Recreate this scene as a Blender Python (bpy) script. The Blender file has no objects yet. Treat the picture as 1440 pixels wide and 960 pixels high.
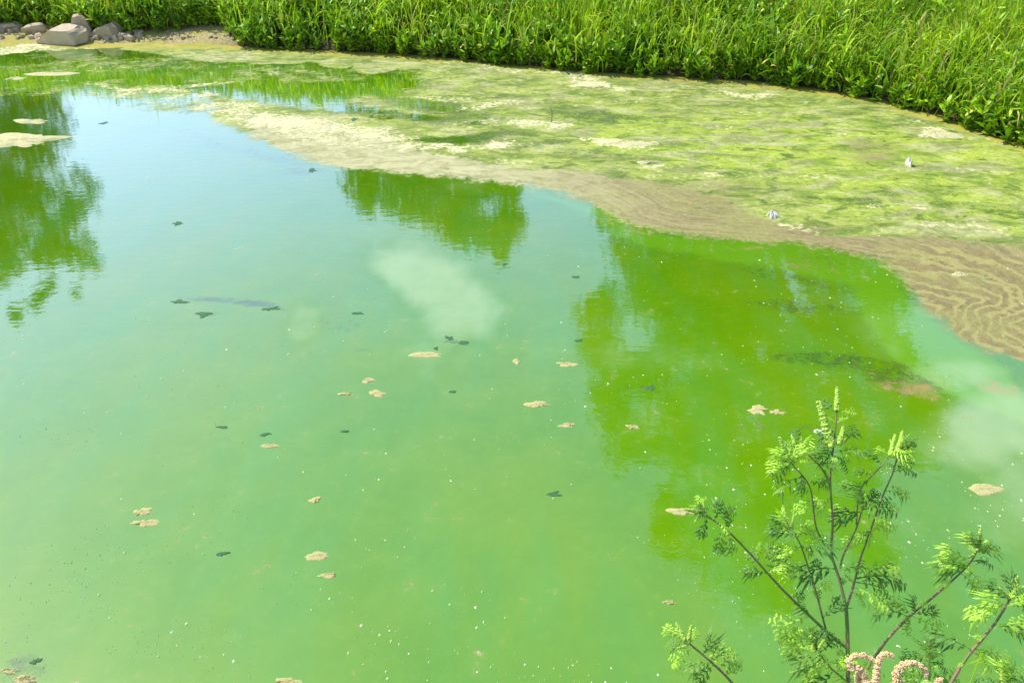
import bpy, bmesh, math, random
import numpy as np
from mathutils import Vector, Matrix
R = math.radians
random.seed(11); rng = np.random.default_rng(7)
scn = bpy.context.scene
C = scn.collection

# ------------------------------------------------------------------ camera, light, exposure
CAM_H, PITCH, FPX = 3.2, 33.0, 1040.0          # height above the water, degrees below level, focal length in photo pixels
cam_d = bpy.data.cameras.new('camera'); cam = bpy.data.objects.new('camera', cam_d); C.objects.link(cam)
cam.location = (0, 0, CAM_H); cam.rotation_euler = (R(90 - PITCH), 0, 0)
cam_d.lens = 36.0 * FPX / 1440.0; cam_d.sensor_width = 36; cam_d.clip_start = 0.05; cam_d.clip_end = 6000
scn.camera = cam

SUN_EL, SUN_AZ = 52.0, -60.0                    # azimuth from +Y, clockwise: sun to the left and a little beyond
w = bpy.data.worlds.new('World'); scn.world = w; w.use_nodes = True
wn = w.node_tree; bgn = wn.nodes['Background']
sky = wn.nodes.new('ShaderNodeTexSky'); sky.sky_type = 'NISHITA'; sky.sun_disc = False
sky.sun_elevation = R(SUN_EL); sky.sun_rotation = R(SUN_AZ)
sky.air_density = 1.0; sky.dust_density = 0.7; sky.ozone_density = 1.0
wn.links.new(sky.outputs[0], bgn.inputs[0]); bgn.inputs[1].default_value = 0.15
sd = bpy.data.lights.new('sun', 'SUN'); sd.energy = 3.5; sd.angle = R(0.5); sd.color = (1.0, 0.965, 0.90)
sun = bpy.data.objects.new('sun', sd); C.objects.link(sun)
a, e = R(SUN_AZ), R(SUN_EL)
to_sun = Vector((math.sin(a) * math.cos(e), math.cos(a) * math.cos(e), math.sin(e)))
sun.rotation_euler = to_sun.to_track_quat('Z', 'Y').to_euler()
scn.view_settings.view_transform = 'Standard'; scn.view_settings.look = 'None'
scn.view_settings.exposure = 0.62; scn.view_settings.gamma = 1.0; scn.view_settings.use_curve_mapping = False
scn.cycles.use_denoising = True
scn.cycles.max_bounces = 6; scn.cycles.transparent_max_bounces = 6

# ------------------------------------------------------------------ measuring: a bearing from the view point to a place
cp, sp = math.cos(R(PITCH)), math.sin(R(PITCH))
def ray(u, v):
    u = np.asarray(u, float); v = np.asarray(v, float)
    x = (u - 720) / FPX; y = -(v - 480) / FPX
    return x, cp + y * sp, -sp + y * cp        # unit depth
def ground_pt(u, v, z=0.0):
    x, y, k = ray(u, v); t = (z - CAM_H) / k
    return x * t, y * t
def space_pt(u, v, depth):
    x, y, k = ray(u, v)
    return Vector((float(x) * depth, float(y) * depth, CAM_H + float(k) * depth))
def mirrored_pt(u, v, Y):
    x, y, k = ray(u, v); t = Y / y
    return x * t, -(CAM_H + k * t)             # X and height of what is mirrored there

# ------------------------------------------------------------------ numpy noise
_tab = rng.random((256, 256))
def vnoise(x, y):
    xi = np.floor(x).astype(int); yi = np.floor(y).astype(int); fx = x - xi; fy = y - yi
    fx = fx * fx * (3 - 2 * fx); fy = fy * fy * (3 - 2 * fy)
    g = lambda i, j: _tab[i & 255, j & 255]
    return (g(xi, yi) * (1 - fx) + g(xi + 1, yi) * fx) * (1 - fy) + (g(xi, yi + 1) * (1 - fx) + g(xi + 1, yi + 1) * fx) * fy
def fbm(x, y, o=4):
    s = 0; amp = 0.5
    for i in range(o):
        s = s + amp * vnoise(x + 17.3 * i, y - 9.1 * i); x = x * 2.03; y = y * 2.03; amp *= 0.5
    return s / (1 - 0.5 ** o)
def sstep(a, b, x):
    t = np.clip((x - a) / (b - a), 0, 1); return t * t * (3 - 2 * t)

def seg_dist(px, py, pts, closed=False):
    pts = np.asarray(pts, float); best = np.full(px.shape, 1e18); tt = np.zeros(px.shape); acc = 0.0
    n = len(pts) if closed else len(pts) - 1
    for i in range(n):
        ax, ay = pts[i]; bx, by = pts[(i + 1) % len(pts)]
        dx, dy = bx - ax, by - ay; L2 = dx * dx + dy * dy
        t = np.clip(((px - ax) * dx + (py - ay) * dy) / L2, 0, 1)
        d = (px - ax - t * dx) ** 2 + (py - ay - t * dy) ** 2
        m = d < best; best = np.where(m, d, best); L = math.sqrt(L2)
        tt = np.where(m, acc + t * L, tt); acc += L
    return np.sqrt(best), tt
def inside(px, py, pts):
    pts = np.asarray(pts, float); c = np.zeros(px.shape, bool); n = len(pts)
    for i in range(n):
        x1, y1 = pts[i]; x2, y2 = pts[(i + 1) % n]
        if y1 == y2: continue
        c ^= ((y1 > py) != (y2 > py)) & (px < (x2 - x1) * (py - y1) / (y2 - y1) + x1)
    return c

# ------------------------------------------------------------------ object helpers
def tag(o, label=None, cat=None, group=None, kind=None):
    if label: o['label'] = label
    if cat: o['category'] = cat
    if group: o['group'] = group
    if kind: o['kind'] = kind
    return o
def link(name, me, mat=None, parent=None):
    o = bpy.data.objects.new(name, me); C.objects.link(o)
    if mat and me is not None and not me.materials: me.materials.append(mat)
    if parent: o.parent = parent
    return o
def empty(name, loc=(0, 0, 0), rz=0, parent=None):
    o = bpy.data.objects.new(name, None); C.objects.link(o); o.location = loc; o.rotation_euler = (0, 0, rz)
    o.empty_display_size = 0.1
    if parent: o.parent = parent
    return o
def np_mesh(name, verts, faces, smooth=True, colour=None, attrs=None):
    """verts (N,3); faces (M,k) of constant k."""
    me = bpy.data.meshes.new(name); n = len(verts); m, k = faces.shape
    me.vertices.add(n); me.vertices.foreach_set('co', np.ascontiguousarray(verts, np.float32).ravel())
    me.loops.add(m * k); me.loops.foreach_set('vertex_index', np.ascontiguousarray(faces, np.int32).ravel())
    me.polygons.add(m); me.polygons.foreach_set('loop_start', np.arange(0, m * k, k, dtype=np.int32))
    me.polygons.foreach_set('loop_total', np.full(m, k, np.int32))
    me.polygons.foreach_set('use_smooth', np.full(m, smooth, bool))
    me.update(calc_edges=True)
    for an, arr in (attrs or {}).items():
        if arr.shape[1] == 4: at = me.attributes.new(an, 'FLOAT_COLOR', 'POINT'); at.data.foreach_set('color', np.ascontiguousarray(arr, np.float32).ravel())
        else: at = me.attributes.new(an, 'FLOAT_VECTOR', 'POINT'); at.data.foreach_set('vector', np.ascontiguousarray(arr, np.float32).ravel())
    return me

# node shorthand
class NT:
    def __init__(s, name):
        s.m = bpy.data.materials.new(name); s.m.use_nodes = True; s.t = s.m.node_tree
        s.t.nodes.clear(); s.out = s.n('ShaderNodeOutputMaterial')
    def n(s, typ, **kw):
        nd = s.t.nodes.new(typ)
        for k, v in kw.items(): setattr(nd, k, v)
        return nd
    def set(s, sock, v):
        if isinstance(v, bpy.types.NodeSocket): s.t.links.new(v, sock)
        else: sock.default_value = v
    def mix(s, f, a, b, blend='MIX'):
        nd = s.n('ShaderNodeMix', data_type='RGBA', blend_type=blend)
        s.set(nd.inputs[0], f)
        s.set(nd.inputs[6], (*a, 1) if isinstance(a, tuple) else a); s.set(nd.inputs[7], (*b, 1) if isinstance(b, tuple) else b)
        return nd.outputs[2]
    def math(s, op, a, b=0.0, c=None):
        nd = s.n('ShaderNodeMath', operation=op); s.set(nd.inputs[0], a); s.set(nd.inputs[1], b)
        if c is not None: s.set(nd.inputs[2], c)
        return nd.outputs[0]
    def ss(s, x, lo, hi, a=0.0, b=1.0):
        nd = s.n('ShaderNodeMapRange', interpolation_type='SMOOTHSTEP'); s.set(nd.inputs[0], x)
        nd.inputs[1].default_value = lo; nd.inputs[2].default_value = hi; nd.inputs[3].default_value = a; nd.inputs[4].default_value = b
        return nd.outputs[0]
    def noise(s, vec, scale, detail=3, rough=0.55, dist=0.0):
        nd = s.n('ShaderNodeTexNoise'); s.set(nd.inputs['Vector'], vec); nd.inputs['Scale'].default_value = scale
        nd.inputs['Detail'].default_value = detail; nd.inputs['Roughness'].default_value = rough; nd.inputs['Distortion'].default_value = dist
        return nd.outputs[0]
    def mapping(s, vec, scale=(1, 1, 1), rot=(0, 0, 0), loc=(0, 0, 0)):
        nd = s.n('ShaderNodeMapping'); s.set(nd.inputs[0], vec); nd.inputs[1].default_value = loc
        nd.inputs[2].default_value = rot; nd.inputs[3].default_value = scale
        return nd.outputs[0]
    def bump(s, h, strength, dist=0.01):
        nd = s.n('ShaderNodeBump'); s.set(nd.inputs['Height'], h); s.set(nd.inputs['Strength'], strength); nd.inputs['Distance'].default_value = dist
        return nd.outputs[0]
    def principled(s, col, rough=0.6, spec=0.5, normal=None, **kw):
        p = s.n('ShaderNodeBsdfPrincipled'); s.set(p.inputs['Base Color'], (*col, 1) if isinstance(col, tuple) else col)
        s.set(p.inputs['Roughness'], rough); s.set(p.inputs['Specular IOR Level'], spec)
        if normal is not None: s.set(p.inputs['Normal'], normal)
        for k, v in kw.items(): s.set(p.inputs[k], v)
        return p.outputs[0]
    def mixs(s, f, a, b):
        nd = s.n('ShaderNodeMixShader'); s.set(nd.inputs[0], f); s.t.links.new(a, nd.inputs[1]); s.t.links.new(b, nd.inputs[2]); return nd.outputs[0]
    def done(s, sh): s.t.links.new(sh, s.out.inputs[0]); return s.m

def leaf_mat(name, col_a, col_b, col_dry, rough=0.45, spec=0.5, trans=0.35, tcol=None):
    """foliage; the tint attribute holds x: a-b mix, y: dryness, z: value."""
    t = NT(name); at = t.n('ShaderNodeAttribute', attribute_name='tint'); sx = t.n('ShaderNodeSeparateXYZ'); t.set(sx.inputs[0], at.outputs['Vector'])
    c = t.mix(sx.outputs[0], col_a, col_b); c = t.mix(sx.outputs[1], c, col_dry)
    v = t.n('ShaderNodeHueSaturation'); t.set(v.inputs['Value'], sx.outputs[2]); t.set(v.inputs['Color'], c); c = v.outputs[0]
    p = t.principled(c, rough, spec)
    tr = t.n('ShaderNodeBsdfTranslucent'); tc = t.mix(1.0, c, tcol or (1.0, 1.0, 0.35), 'MULTIPLY'); t.set(tr.inputs[0], tc)
    return t.done(t.mixs(trans, p, tr.outputs[0]))
M = {}
M['grass'] = leaf_mat('grass_blades', (.12, .38, .010), (.68, .90, .06), (.62, .52, .20), 0.5, 0.28, 0.38)
M['weed'] = leaf_mat('weed_leaves', (.06, .26, .008), (.60, .88, .04), (.70, .58, .14), 0.45, 0.35, 0.24)
M['stem'] = leaf_mat('green_brown_stems', (.16, .20, .05), (.20, .13, .06), (.45, .36, .20), 0.6, 0.3, 0.0)
M['tree_leaf'] = leaf_mat('tree_leaves', (.045, .10, .02), (.10, .17, .03), (.2, .2, .05), 0.5, 0.4, 0.25)
t = NT('bark'); tc = t.n('ShaderNodeTexCoord').outputs['Object']
n1 = t.noise(t.mapping(tc, (6, 6, 1.2)), 2.0, 5); M['bark'] = t.done(t.principled(t.mix(n1, (.07, .055, .04), (.22, .18, .14)), .9, .2, t.bump(n1, .8, .05)))

# ------------------------------------------------------------------ the pond outline
shore_px = [(-900, 56), (-300, 57), (0, 60), (60, 63), (130, 62), (200, 60), (270, 62), (330, 65), (420, 69), (500, 73), (560, 76), (640, 82), (700, 88), (760, 94), (830, 101),
            (900, 105), (980, 109), (1050, 113), (1120, 121), (1190, 131), (1240, 141), (1290, 155), (1335, 168), (1390, 186), (1440, 202), (1520, 232), (1650, 280), (1850, 350)]
SHORE = [tuple(map(float, ground_pt(u, v))) for u, v in shore_px]
POND = [(-60, 16.5)] + SHORE + [(12, 5.0), (13, 3.0), (12, 1.92), (4, 1.90), (2.2, 1.88), (0.9, 1.86), (-0.4, 1.84), (-1.2, 1.90), (-2.2, 1.98), (-4, 1.9), (-60, 1.9)]
def shore_d(x, y):
    d, _ = seg_dist(x, y, POND, True); return np.where(inside(x, y, POND), -d, d)
def ground_h(x, y, d=None):
    if d is None: d = shore_d(x, y)
    n = fbm(x * 0.6, y * 0.6, 3) - 0.5
    far = np.where(d < 0, -0.45 * (1 - np.exp(d * 1.0)), 0.05 * sstep(0, .3, d) + 0.30 * np.minimum(d, 4.5) + 0.10 * np.clip(d - 4.5, 0, 8) * .5)
    beach = sstep(-4.6, -6.6, x) * sstep(2.6, 1.4, d) * (d > 0)          # the flatter stony margin on the left
    far = far * (1 - 0.55 * beach)
    near = np.where(d < 0, np.maximum(-0.5, 0.9 * d), np.minimum(1.5, 1.42 * d))
    k = sstep(6.5, 3.0, y)
    z = far * (1 - k) + near * k
    return z + n * 0.10 * sstep(0.15, 1.5, np.abs(d)) * np.where(y < 6, 0.25, 1.0)

# ground: one sheet out to the horizon, fine round the pond
def axis(fine_lo, fine_hi, step, far, g=1.35):
    a = list(np.arange(fine_lo, fine_hi + 1e-6, step)); s = step; x = a[-1]
    while x < far: s *= g; x += s; a.append(x)
    s = step; x = a[0]; lo = []
    while x > -far: s *= g; x -= s; lo.append(x)
    return np.array(lo[::-1] + a)
gx, gy = axis(-20, 16, 0.16, 3000), axis(-2.5, 26, 0.13, 3000)
GX, GY = np.meshgrid(gx, gy); GD = shore_d(GX, GY); GZ = ground_h(GX, GY, GD)
ny, nx = GX.shape
idx = np.arange(nx * ny).reshape(ny, nx)
def grid_faces(idx): return np.stack([idx[:-1, :-1], idx[:-1, 1:], idx[1:, 1:], idx[1:, :-1]], -1).reshape(-1, 4)
t = NT('bank_ground'); tc = t.n('ShaderNodeNewGeometry').outputs['Position']; sx = t.n('ShaderNodeSeparateXYZ'); t.set(sx.inputs[0], tc)
na, nb = t.noise(tc, 1.6, 4), t.noise(tc, 22, 4, .7)
mud = t.mix(t.ss(nb, .35, .7), (.23, .17, .06), (.62, .53, .26)); mud = t.mix(t.ss(na, .4, .6), mud, (.38, .34, .07)); mud = t.mix(t.ss(sx.outputs[0], -6.6, -4.8), mud, t.mix(nb, (.03, .03, .012), (.16, .13, .04)))
turf = t.mix(nb, (.03, .05, .012), (.09, .13, .03))
gcol = t.mix(t.ss(sx.outputs[2], .16, .42), mud, turf)
M['ground'] = t.done(t.principled(gcol, .85, .3, t.bump(nb, .7, .03)))
ground = link('ground', np_mesh('ground', np.stack([GX, GY, GZ], -1).reshape(-1, 3), grid_faces(idx)), M['ground']); tag(ground, 'wet ochre and earth bank ground around the pond', kind='structure')

# ------------------------------------------------------------------ water sheet with masks of what floats on it and of painted reflections
fu = np.concatenate([[-9000, -5000, -3000, -1800, -1100, -700, -450, -300, -210], np.arange(-150, 1592, 3.0), [1660, 1760, 1900, 2200, 2800, 4000, 6000, 9000]])
fv = np.concatenate([[22], np.arange(30, 130, 1.25), np.arange(130, 340, 2.0), np.arange(340, 990, 3.2), [1000, 1020, 1050, 1100]])
U, V = np.meshgrid(fu, fv); WX, WY = ground_pt(U, V)
wu, wv = fbm(WX * 1.1 + 3, WY * 1.1, 4) - .5, fbm(WX * 1.1 + 40, WY * 1.1 + 9, 4) - .5
fsc = sstep(700, 60, V) * 0.8 + 0.2
PU, PV = U + wu * 60, V + wv * 26 * fsc                    # wandering outlines
K = 2.6                                                     # foreshortening of the margin
def poly(pts, feather=8, p=None):
    x, y = (PU, PV) if p is None else p
    q = [(a, b * K) for a, b in pts]; d, _ = seg_dist(x, y * K, q, True)
    d = np.where(inside(x, y * K, q), d, -d)
    return sstep(-feather, feather, d)
def blob(lst, p=None):
    x, y = (PU, PV) if p is None else p; m = np.zeros_like(x)
    for b in lst:
        u, v, ru, rv = b[:4]; s = b[4] if len(b) > 4 else 1.0; an = R(b[5]) if len(b) > 5 else 0
        dx, dy = (x - u), (y - v); X = dx * math.cos(an) + dy * math.sin(an); Y = -dx * math.sin(an) + dy * math.cos(an)
        r = np.sqrt((X / ru) ** 2 + (Y / rv) ** 2); m = np.maximum(m, s * sstep(1.35, 0.35, r))
    return m
# line between the scum-covered margin and the open water
EDGE = [(-200, 150), (60, 150), (200, 158), (300, 168), (350, 190), (400, 212), (450, 232), (500, 239), (560, 246), (640, 250), (720, 257), (790, 271), (840, 291), (870, 311), (940, 328), (1040, 337),
        (1120, 343), (1190, 356), (1240, 374), (1275, 398), (1300, 428), (1335, 455), (1375, 484), (1440, 508), (1600, 560)]
margin = poly([(280, 120)] + EDGE[3:] + [(1700, 20), (520, 20), (300, 55), (560, 92), (600, 122), (470, 140), (330, 140)], 26, (U + wu * 22, V + wv * 9))
strip = poly([(-900, 20), (-900, 76), (0, 74), (110, 72), (200, 74), (260, 86), (330, 92), (420, 88), (520, 98), (620, 104), (620, 20)], 6)
cover = np.maximum(margin, strip)
cover = np.maximum(cover, blob([(230, 128, 120, 13, .66), (190, 118, 80, 7, .62), (300, 118, 70, 6, .7), (300, 150, 120, 14, .62), (420, 140, 60, 12, .35), (150, 90, 220, 12, .47), (400, 106, 160, 13, .50), (60, 130, 80, 10, .38), (30, 198, 50, 10, .8), (70, 112, 60, 5, .35), (140, 135, 40, 7, .45)]))
# thin lime-green skin just inside the edge
skin = poly([(700, 252), (840, 292), (940, 328), (1120, 343), (1240, 374), (1300, 428), (1400, 500), (1440, 520), (1440, 600), (1340, 560), (1250, 500), (1180, 400), (1050, 372), (900, 345), (820, 300)], 22) * .8
tan = poly([(300, 158), (345, 152), (350, 190), (450, 235), (560, 249), (720, 260), (840, 295), (940, 332), (1040, 342), (1190, 360), (1240, 378), (1275, 400), (1300, 430), (1375, 490), (1440, 515), (1600, 560), (1600, 352), (1440, 345),
            (1300, 332), (1180, 334), (1100, 312), (1010, 276), (930, 250), (820, 240), (700, 229), (600, 214), (520, 190), (430, 162)], 20)
pale = sstep(1000, 620, U); tan = np.maximum(tan, blob([(1222, 213, 62, 22, .6), (1110, 322, 110, 14, .7), (640, 96, 110, 8, .35), (310, 82, 70, 8, .6), (990, 265, 110, 14, .5, 6)]))
tan = tan * (1 - blob([(930, 322, 60, 10, .5, 10)]))
cream = blob([(160, 120, 50, 4, .8), (215, 126, 60, 5, .75), (285, 116, 60, 4, .9), (290, 134, 60, 5, .8), (340, 148, 50, 5, .8), (210, 142, 70, 5, .6), (1060, 160, 60, 4, .45), (1180, 190, 90, 6, .4), (900, 140, 60, 4, .5), (740, 128, 60, 4, .5), (1380, 240, 80, 6, .5), (1150, 245, 80, 5, .45), (400, 172, 120, 16, .85, 8), (480, 200, 130, 12, .6, 8), (230, 120, 60, 4, .5), (170, 128, 50, 5, .7), (500, 185, 120, 13, .8, 8), (590, 205, 90, 8, .8), (340, 160, 60, 12, .7), (665, 207, 90, 7, .75), (690, 150, 60, 6, .7), (620, 137, 90, 5, .7, 3), (670, 172, 50, 9, .6),
              (760, 178, 60, 9, .85), (880, 200, 42, 8, .95), (850, 196, 30, 6, .8), (915, 229, 25, 3, .8), (905, 207, 30, 5, .75), (810, 112, 75, 9, .8, 8), (690, 98, 130, 5, .6, 6), (850, 123, 40, 3, .7), (1040, 129, 60, 5, .85, 4), (990, 118, 80, 4, .5),
              (1245, 145, 50, 5, .6, 12), (1315, 187, 26, 7, .95), (1290, 172, 40, 8, .6, 15), (1400, 200, 50, 6, .5, 15), (1010, 181, 30, 3, .6), (1000, 234, 30, 3, .7), (1010, 245, 90, 8, .5), (1130, 318, 60, 10, .6, 12),
              (1260, 290, 60, 6, .6), (1310, 315, 90, 9, .55), (1290, 295, 30, 3, .8), (1415, 320, 60, 12, .55), (230, 122, 100, 6, .6), (275, 118, 45, 4, .85), (150, 134, 30, 6, .8), (250, 140, 90, 8, .6), (310, 152, 60, 8, .7),
              (40, 70, 70, 6, .8), (100, 72, 50, 4, .6), (200, 66, 60, 4, .4), (330, 76, 120, 6, .35), (30, 200, 48, 9, 1.0), (80, 111, 50, 5, .6), (960, 260, 60, 5, .3), (730, 225, 90, 5, .5), (470, 148, 60, 4, .5)])
dark = blob([(840, 165, 130, 10, .8, 3), (660, 165, 110, 14, .6), (960, 200, 90, 7, .5), (610, 145, 90, 12, .8, 6), (650, 195, 100, 8, .95), (720, 140, 60, 8, .5), (800, 168, 90, 9, .5), (840, 215, 90, 7, .6), (900, 222, 50, 6, .6), (780, 200, 50, 7, .7), (560, 160, 60, 10, .35), (1200, 280, 90, 9, .75, 3), (1290, 268, 120, 8, .5), (1370, 292, 90, 8, .7, 3),
             (1250, 305, 60, 5, .5), (1400, 262, 60, 4, .5), (420, 125, 90, 10, .35), (370, 130, 60, 8, .5), (920, 150, 90, 8, .3), (1030, 150, 120, 7, .25), (1240, 165, 60, 6, .4, 10), (1370, 178, 60, 6, .5, 20), (1200, 128, 60, 4, .5), (490, 158, 40, 8, .5),
             (1050, 215, 120, 7, .3), (1310, 235, 60, 5, .3), (1045, 262, 60, 6, .3)])
lime = poly([(930, 150), (1000, 170), (1100, 150), (1250, 175), (1440, 215), (1600, 240), (1600, 330), (1440, 330), (1160, 300), (1140, 270), (1000, 232), (930, 225), (760, 190), (700, 165)], 26)
ochre = poly([(-900, 20), (-900, 66), (0, 66), (130, 69), (270, 69), (330, 71), (420, 75), (500, 80), (640, 89), (760, 101), (830, 108), (980, 116), (1120, 128), (1240, 149), (1335, 178), (1440, 214), (1650, 290), (1850, 360), (1850, 20)], 5, (U, V + wv * 5))
film_and_refl = blob([(590, 395, 100, 48, 1.0, 28), (640, 440, 66, 52, .9), (600, 505, 120, 30, .3), (415, 465, 28, 40, .55), (880, 500, 160, 24, .3), (1410, 600, 130, 70, 1.0), (1450, 690, 110, 80, .6), (1340, 520, 110, 26, .7), (1240, 470, 60, 40, .35), (700, 260, 200, 10, .2), (900, 470, 40, 40, .15), (230, 96, 330, 12, .35)], (U + wu * 70, V + wv * 60))  # some thin film, plus bright mirrored patch and sky reflection painted as colour
murk = blob([(1180, 508, 120, 16, .85, 6), (1250, 530, 90, 22, .9, 14), (1110, 430, 100, 12, .6, 6), (1090, 385, 90, 16, .5, 8), (1140, 405, 60, 10, .4), (1130, 370, 70, 14, .4), (1290, 545, 60, 12, .8), (310, 425, 80, 6, 1.0, 4), (375, 433, 30, 4, .6, 8), (470, 452, 45, 12, .5), (288, 443, 22, 5, .6),
             (640, 482, 34, 4, .7, 10), (455, 463, 30, 5, .6), (510, 492, 26, 4, .5), (1060, 600, 120, 16, .25), (900, 545, 40, 10, .4), (1230, 640, 110, 26, .2), (350, 215, 120, 11, .62, 14), (420, 238, 50, 6, .85), (470, 458, 50, 12, .6), (250, 190, 110, 6, .35, 10), (300, 232, 60, 4, .4, 6), (1150, 600, 40, 8, .3), (45, 935, 40, 26, .8), (-20, 960, 90, 40, .6)])
rust = blob([(1190, 520, 60, 10, .55, 8), (1240, 540, 60, 10, .7), (1285, 545, 50, 14, .9, 10), (1400, 545, 60, 14, .6), (1120, 375, 60, 16, .5, 10), (1210, 510, 40, 7, .5), (1060, 350, 90, 6, .4, 3), (880, 318, 60, 8, .5, 12), (1085, 576, 30, 6, .6)])
# coordinates along and across the drifting edge, for the combed bands
TE = [(u, v * K) for u, v in EDGE]
ds, dt = seg_dist(U + wu * 26, (V + wv * 13) * K, TE)
CURL = [(1180, 345), (1250, 352), (1330, 370), (1385, 385), (1425, 408), (1432, 432), (1405, 450), (1402, 466), (1440, 488), (1500, 510)]
dc, dct = seg_dist(U + (fbm(WX * 5, WY * 5, 3) - .5) * 40, (V + (fbm(WX * 5 + 9, WY * 5, 3) - .5) * 18) * 1.5, [(a, b * 1.5) for a, b in CURL])
swirl = poly([(1235, 352), (1300, 345), (1380, 352), (1500, 380), (1500, 520), (1440, 505), (1380, 486), (1330, 455), (1290, 420), (1262, 392)], 12, (U + wu * 20, V + wv * 12))
cover = np.clip(cover - .62 * dark * (V < 240) * sstep(740, 660, U) - blob([(470, 148, 110, 10, .55, 4), (400, 128, 120, 9, .6), (560, 165, 60, 7, .4), (520, 130, 60, 7, .35)]), 0, 1)
m1 = np.stack([cover, tan, cream, dark], -1).reshape(-1, 4)
m2 = np.stack([lime, ochre, film_and_refl, murk], -1).reshape(-1, 4)
m3 = np.stack([skin, rust, swirl, pale], -1).reshape(-1, 4)
st = np.stack([ds / 100, dt / 100, dc / 100], -1).reshape(-1, 3)
idx = np.arange(U.size).reshape(U.shape)
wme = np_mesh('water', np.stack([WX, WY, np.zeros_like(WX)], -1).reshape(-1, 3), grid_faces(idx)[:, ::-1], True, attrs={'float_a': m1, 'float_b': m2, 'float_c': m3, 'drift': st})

t = NT('algae_water'); P = t.n('ShaderNodeNewGeometry').outputs['Position']
def att(nm):
    a_ = t.n('ShaderNodeAttribute', attribute_name=nm); s_ = t.n('ShaderNodeSeparateColor'); t.set(s_.inputs[0], a_.outputs['Color']); return s_.outputs[0], s_.outputs[1], s_.outputs[2], a_.outputs['Alpha']
cov, tn, crm, drk = att('float_a'); lim, och, flm_rfl, mrk = att('float_b'); skn, rst, swl, pal = att('float_c')
dr = t.n('ShaderNodeAttribute', attribute_name='drift').outputs['Vector']; ds_ = t.n('ShaderNodeSeparateXYZ'); t.set(ds_.inputs[0], dr)
n_big, n_mid, n_fine, n_tiny = t.noise(P, .55, 3), t.noise(P, 3.2, 5, .6, .4), t.noise(P, 14, 5, .68, .3), t.noise(P, 60, 3, .7)
nmf = t.math('MULTIPLY_ADD', n_fine, .55, t.math('MULTIPLY', n_mid, .45))
n_strk = t.noise(t.mapping(P, (2.0, .45, 1), (0, 0, R(-38))), 1.1, 4, .55)          # long streaks: slanting light rays painted into the body colour
comb = t.noise(t.mapping(dr, (13, 1.1, 0.0)), 1.0, 4, .6, .25)
def shift(mask, noise, amp, lo, hi): return t.ss(t.math('MULTIPLY_ADD', t.math('SUBTRACT', noise, .5), amp, mask), lo, hi)
# turbid body colour
body = t.mix(t.ss(n_big, .35, .65), (.100, .272, .002), (.142, .292, .002))
body = t.mix(t.ss(n_strk, .42, .68, 0.0, .75), body, (.100, .300, .028))
body = t.mix(t.math('MULTIPLY', t.ss(n_mid, .35, .75), .22), body, (.21, .38, .01))
body = t.mix(t.math('MULTIPLY', t.ss(n_fine, .45, .8), .16), body, (.24, .42, .05))
body = t.mix(t.math('MULTIPLY', shift(skn, n_mid, .7, .15, .8), .8), body, (.16, .40, .012))
body = t.mix(t.math('MULTIPLY', shift(flm_rfl, t.math('MULTIPLY_ADD', n_mid, .5, t.math('MULTIPLY', n_strk, .5)), 1.2, .10, 1.1), .48), body, (.46, .58, .34))  # pale film and painted reflections tint the body colour
body = t.mix(t.math('MULTIPLY', shift(mrk, t.math('MULTIPLY_ADD', n_tiny, .25, t.math('MULTIPLY', nmf, .75)), 5.5, .35, 1.1), .72), body, (.05, .105, .025))
body = t.mix(t.math('MULTIPLY', shift(rst, t.math('MULTIPLY_ADD', n_tiny, .25, t.math('MULTIPLY', nmf, .75)), 6.0, .45, 1.1), .75), body, (.45, .33, .12))
dots = t.math('MULTIPLY', t.ss(n_tiny, .66, .74), t.ss(n_mid, .4, .6)); body = t.mix(t.math('MULTIPLY', dots, .30), body, (.55, .70, .30))
# floating mats
n_lo = t.noise(t.mapping(P, (.8, 1.6, 1)), 1.3, 4, .6, .6)
s1 = t.noise(t.mapping(P, (.75, 1.25, 1), (0, 0, R(6))), 2.2, 7, .66, .9); s2 = t.noise(t.mapping(P, (.75, 1.3, 1), (0, 0, R(-14)), (7, 3, 0)), 4.2, 7, .72, 1.1)
mat = t.mix(t.ss(s1, .36, .62), (.15, .22, .035), (.36, .42, .08))
mat = t.mix(t.math('MULTIPLY', lim, t.ss(n_lo, .64, .36, .10, 1.0)), mat, t.mix(t.ss(s1, .36, .60), (.22, .33, .03), (.42, .52, .06)))
mat = t.mix(t.math('MULTIPLY', t.ss(s2, .53, .64), .80), mat, (.54, .55, .22))
mat = t.mix(t.math('MULTIPLY', t.ss(s2, .47, .37), .85), mat, (.085, .135, .025))
mat = t.mix(t.math('MULTIPLY', t.ss(n_lo, .50, .62), .60), mat, t.mix(t.ss(s1, .40, .60), (.33, .31, .14), (.54, .52, .26)))
mat = t.mix(t.math('MULTIPLY', t.ss(n_fine, .56, .40), .35), mat, (.14, .20, .035)); mat = t.mix(t.math('MULTIPLY', t.ss(n_tiny, .60, .72), .40), mat, (.66, .66, .28))
mat = t.mix(t.math('MULTIPLY', shift(drk, nmf, 4.6, .32, .95), .85), mat, (.075, .135, .022))
mat = t.mix(t.math('MULTIPLY', t.ss(nmf, .57, .68), .55), mat, (.64, .62, .28))
mat = t.mix(t.math('MULTIPLY', och, t.ss(n_mid, .25, .6)), mat, (.42, .36, .05))
mat = t.mix(t.math('MULTIPLY', och, t.ss(n_fine, .52, .68)), mat, (.16, .13, .02))
tanc = t.mix(t.ss(comb, .30, .72), (.20, .165, .075), (.33, .285, .115)); tanc = t.mix(t.math('MULTIPLY', t.ss(n_lo, .4, .6), .5), tanc, (.28, .29, .075)); tanc = t.mix(t.math('MULTIPLY', t.ss(n_fine, .4, .8), .4), tanc, (.50, .45, .22))
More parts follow.
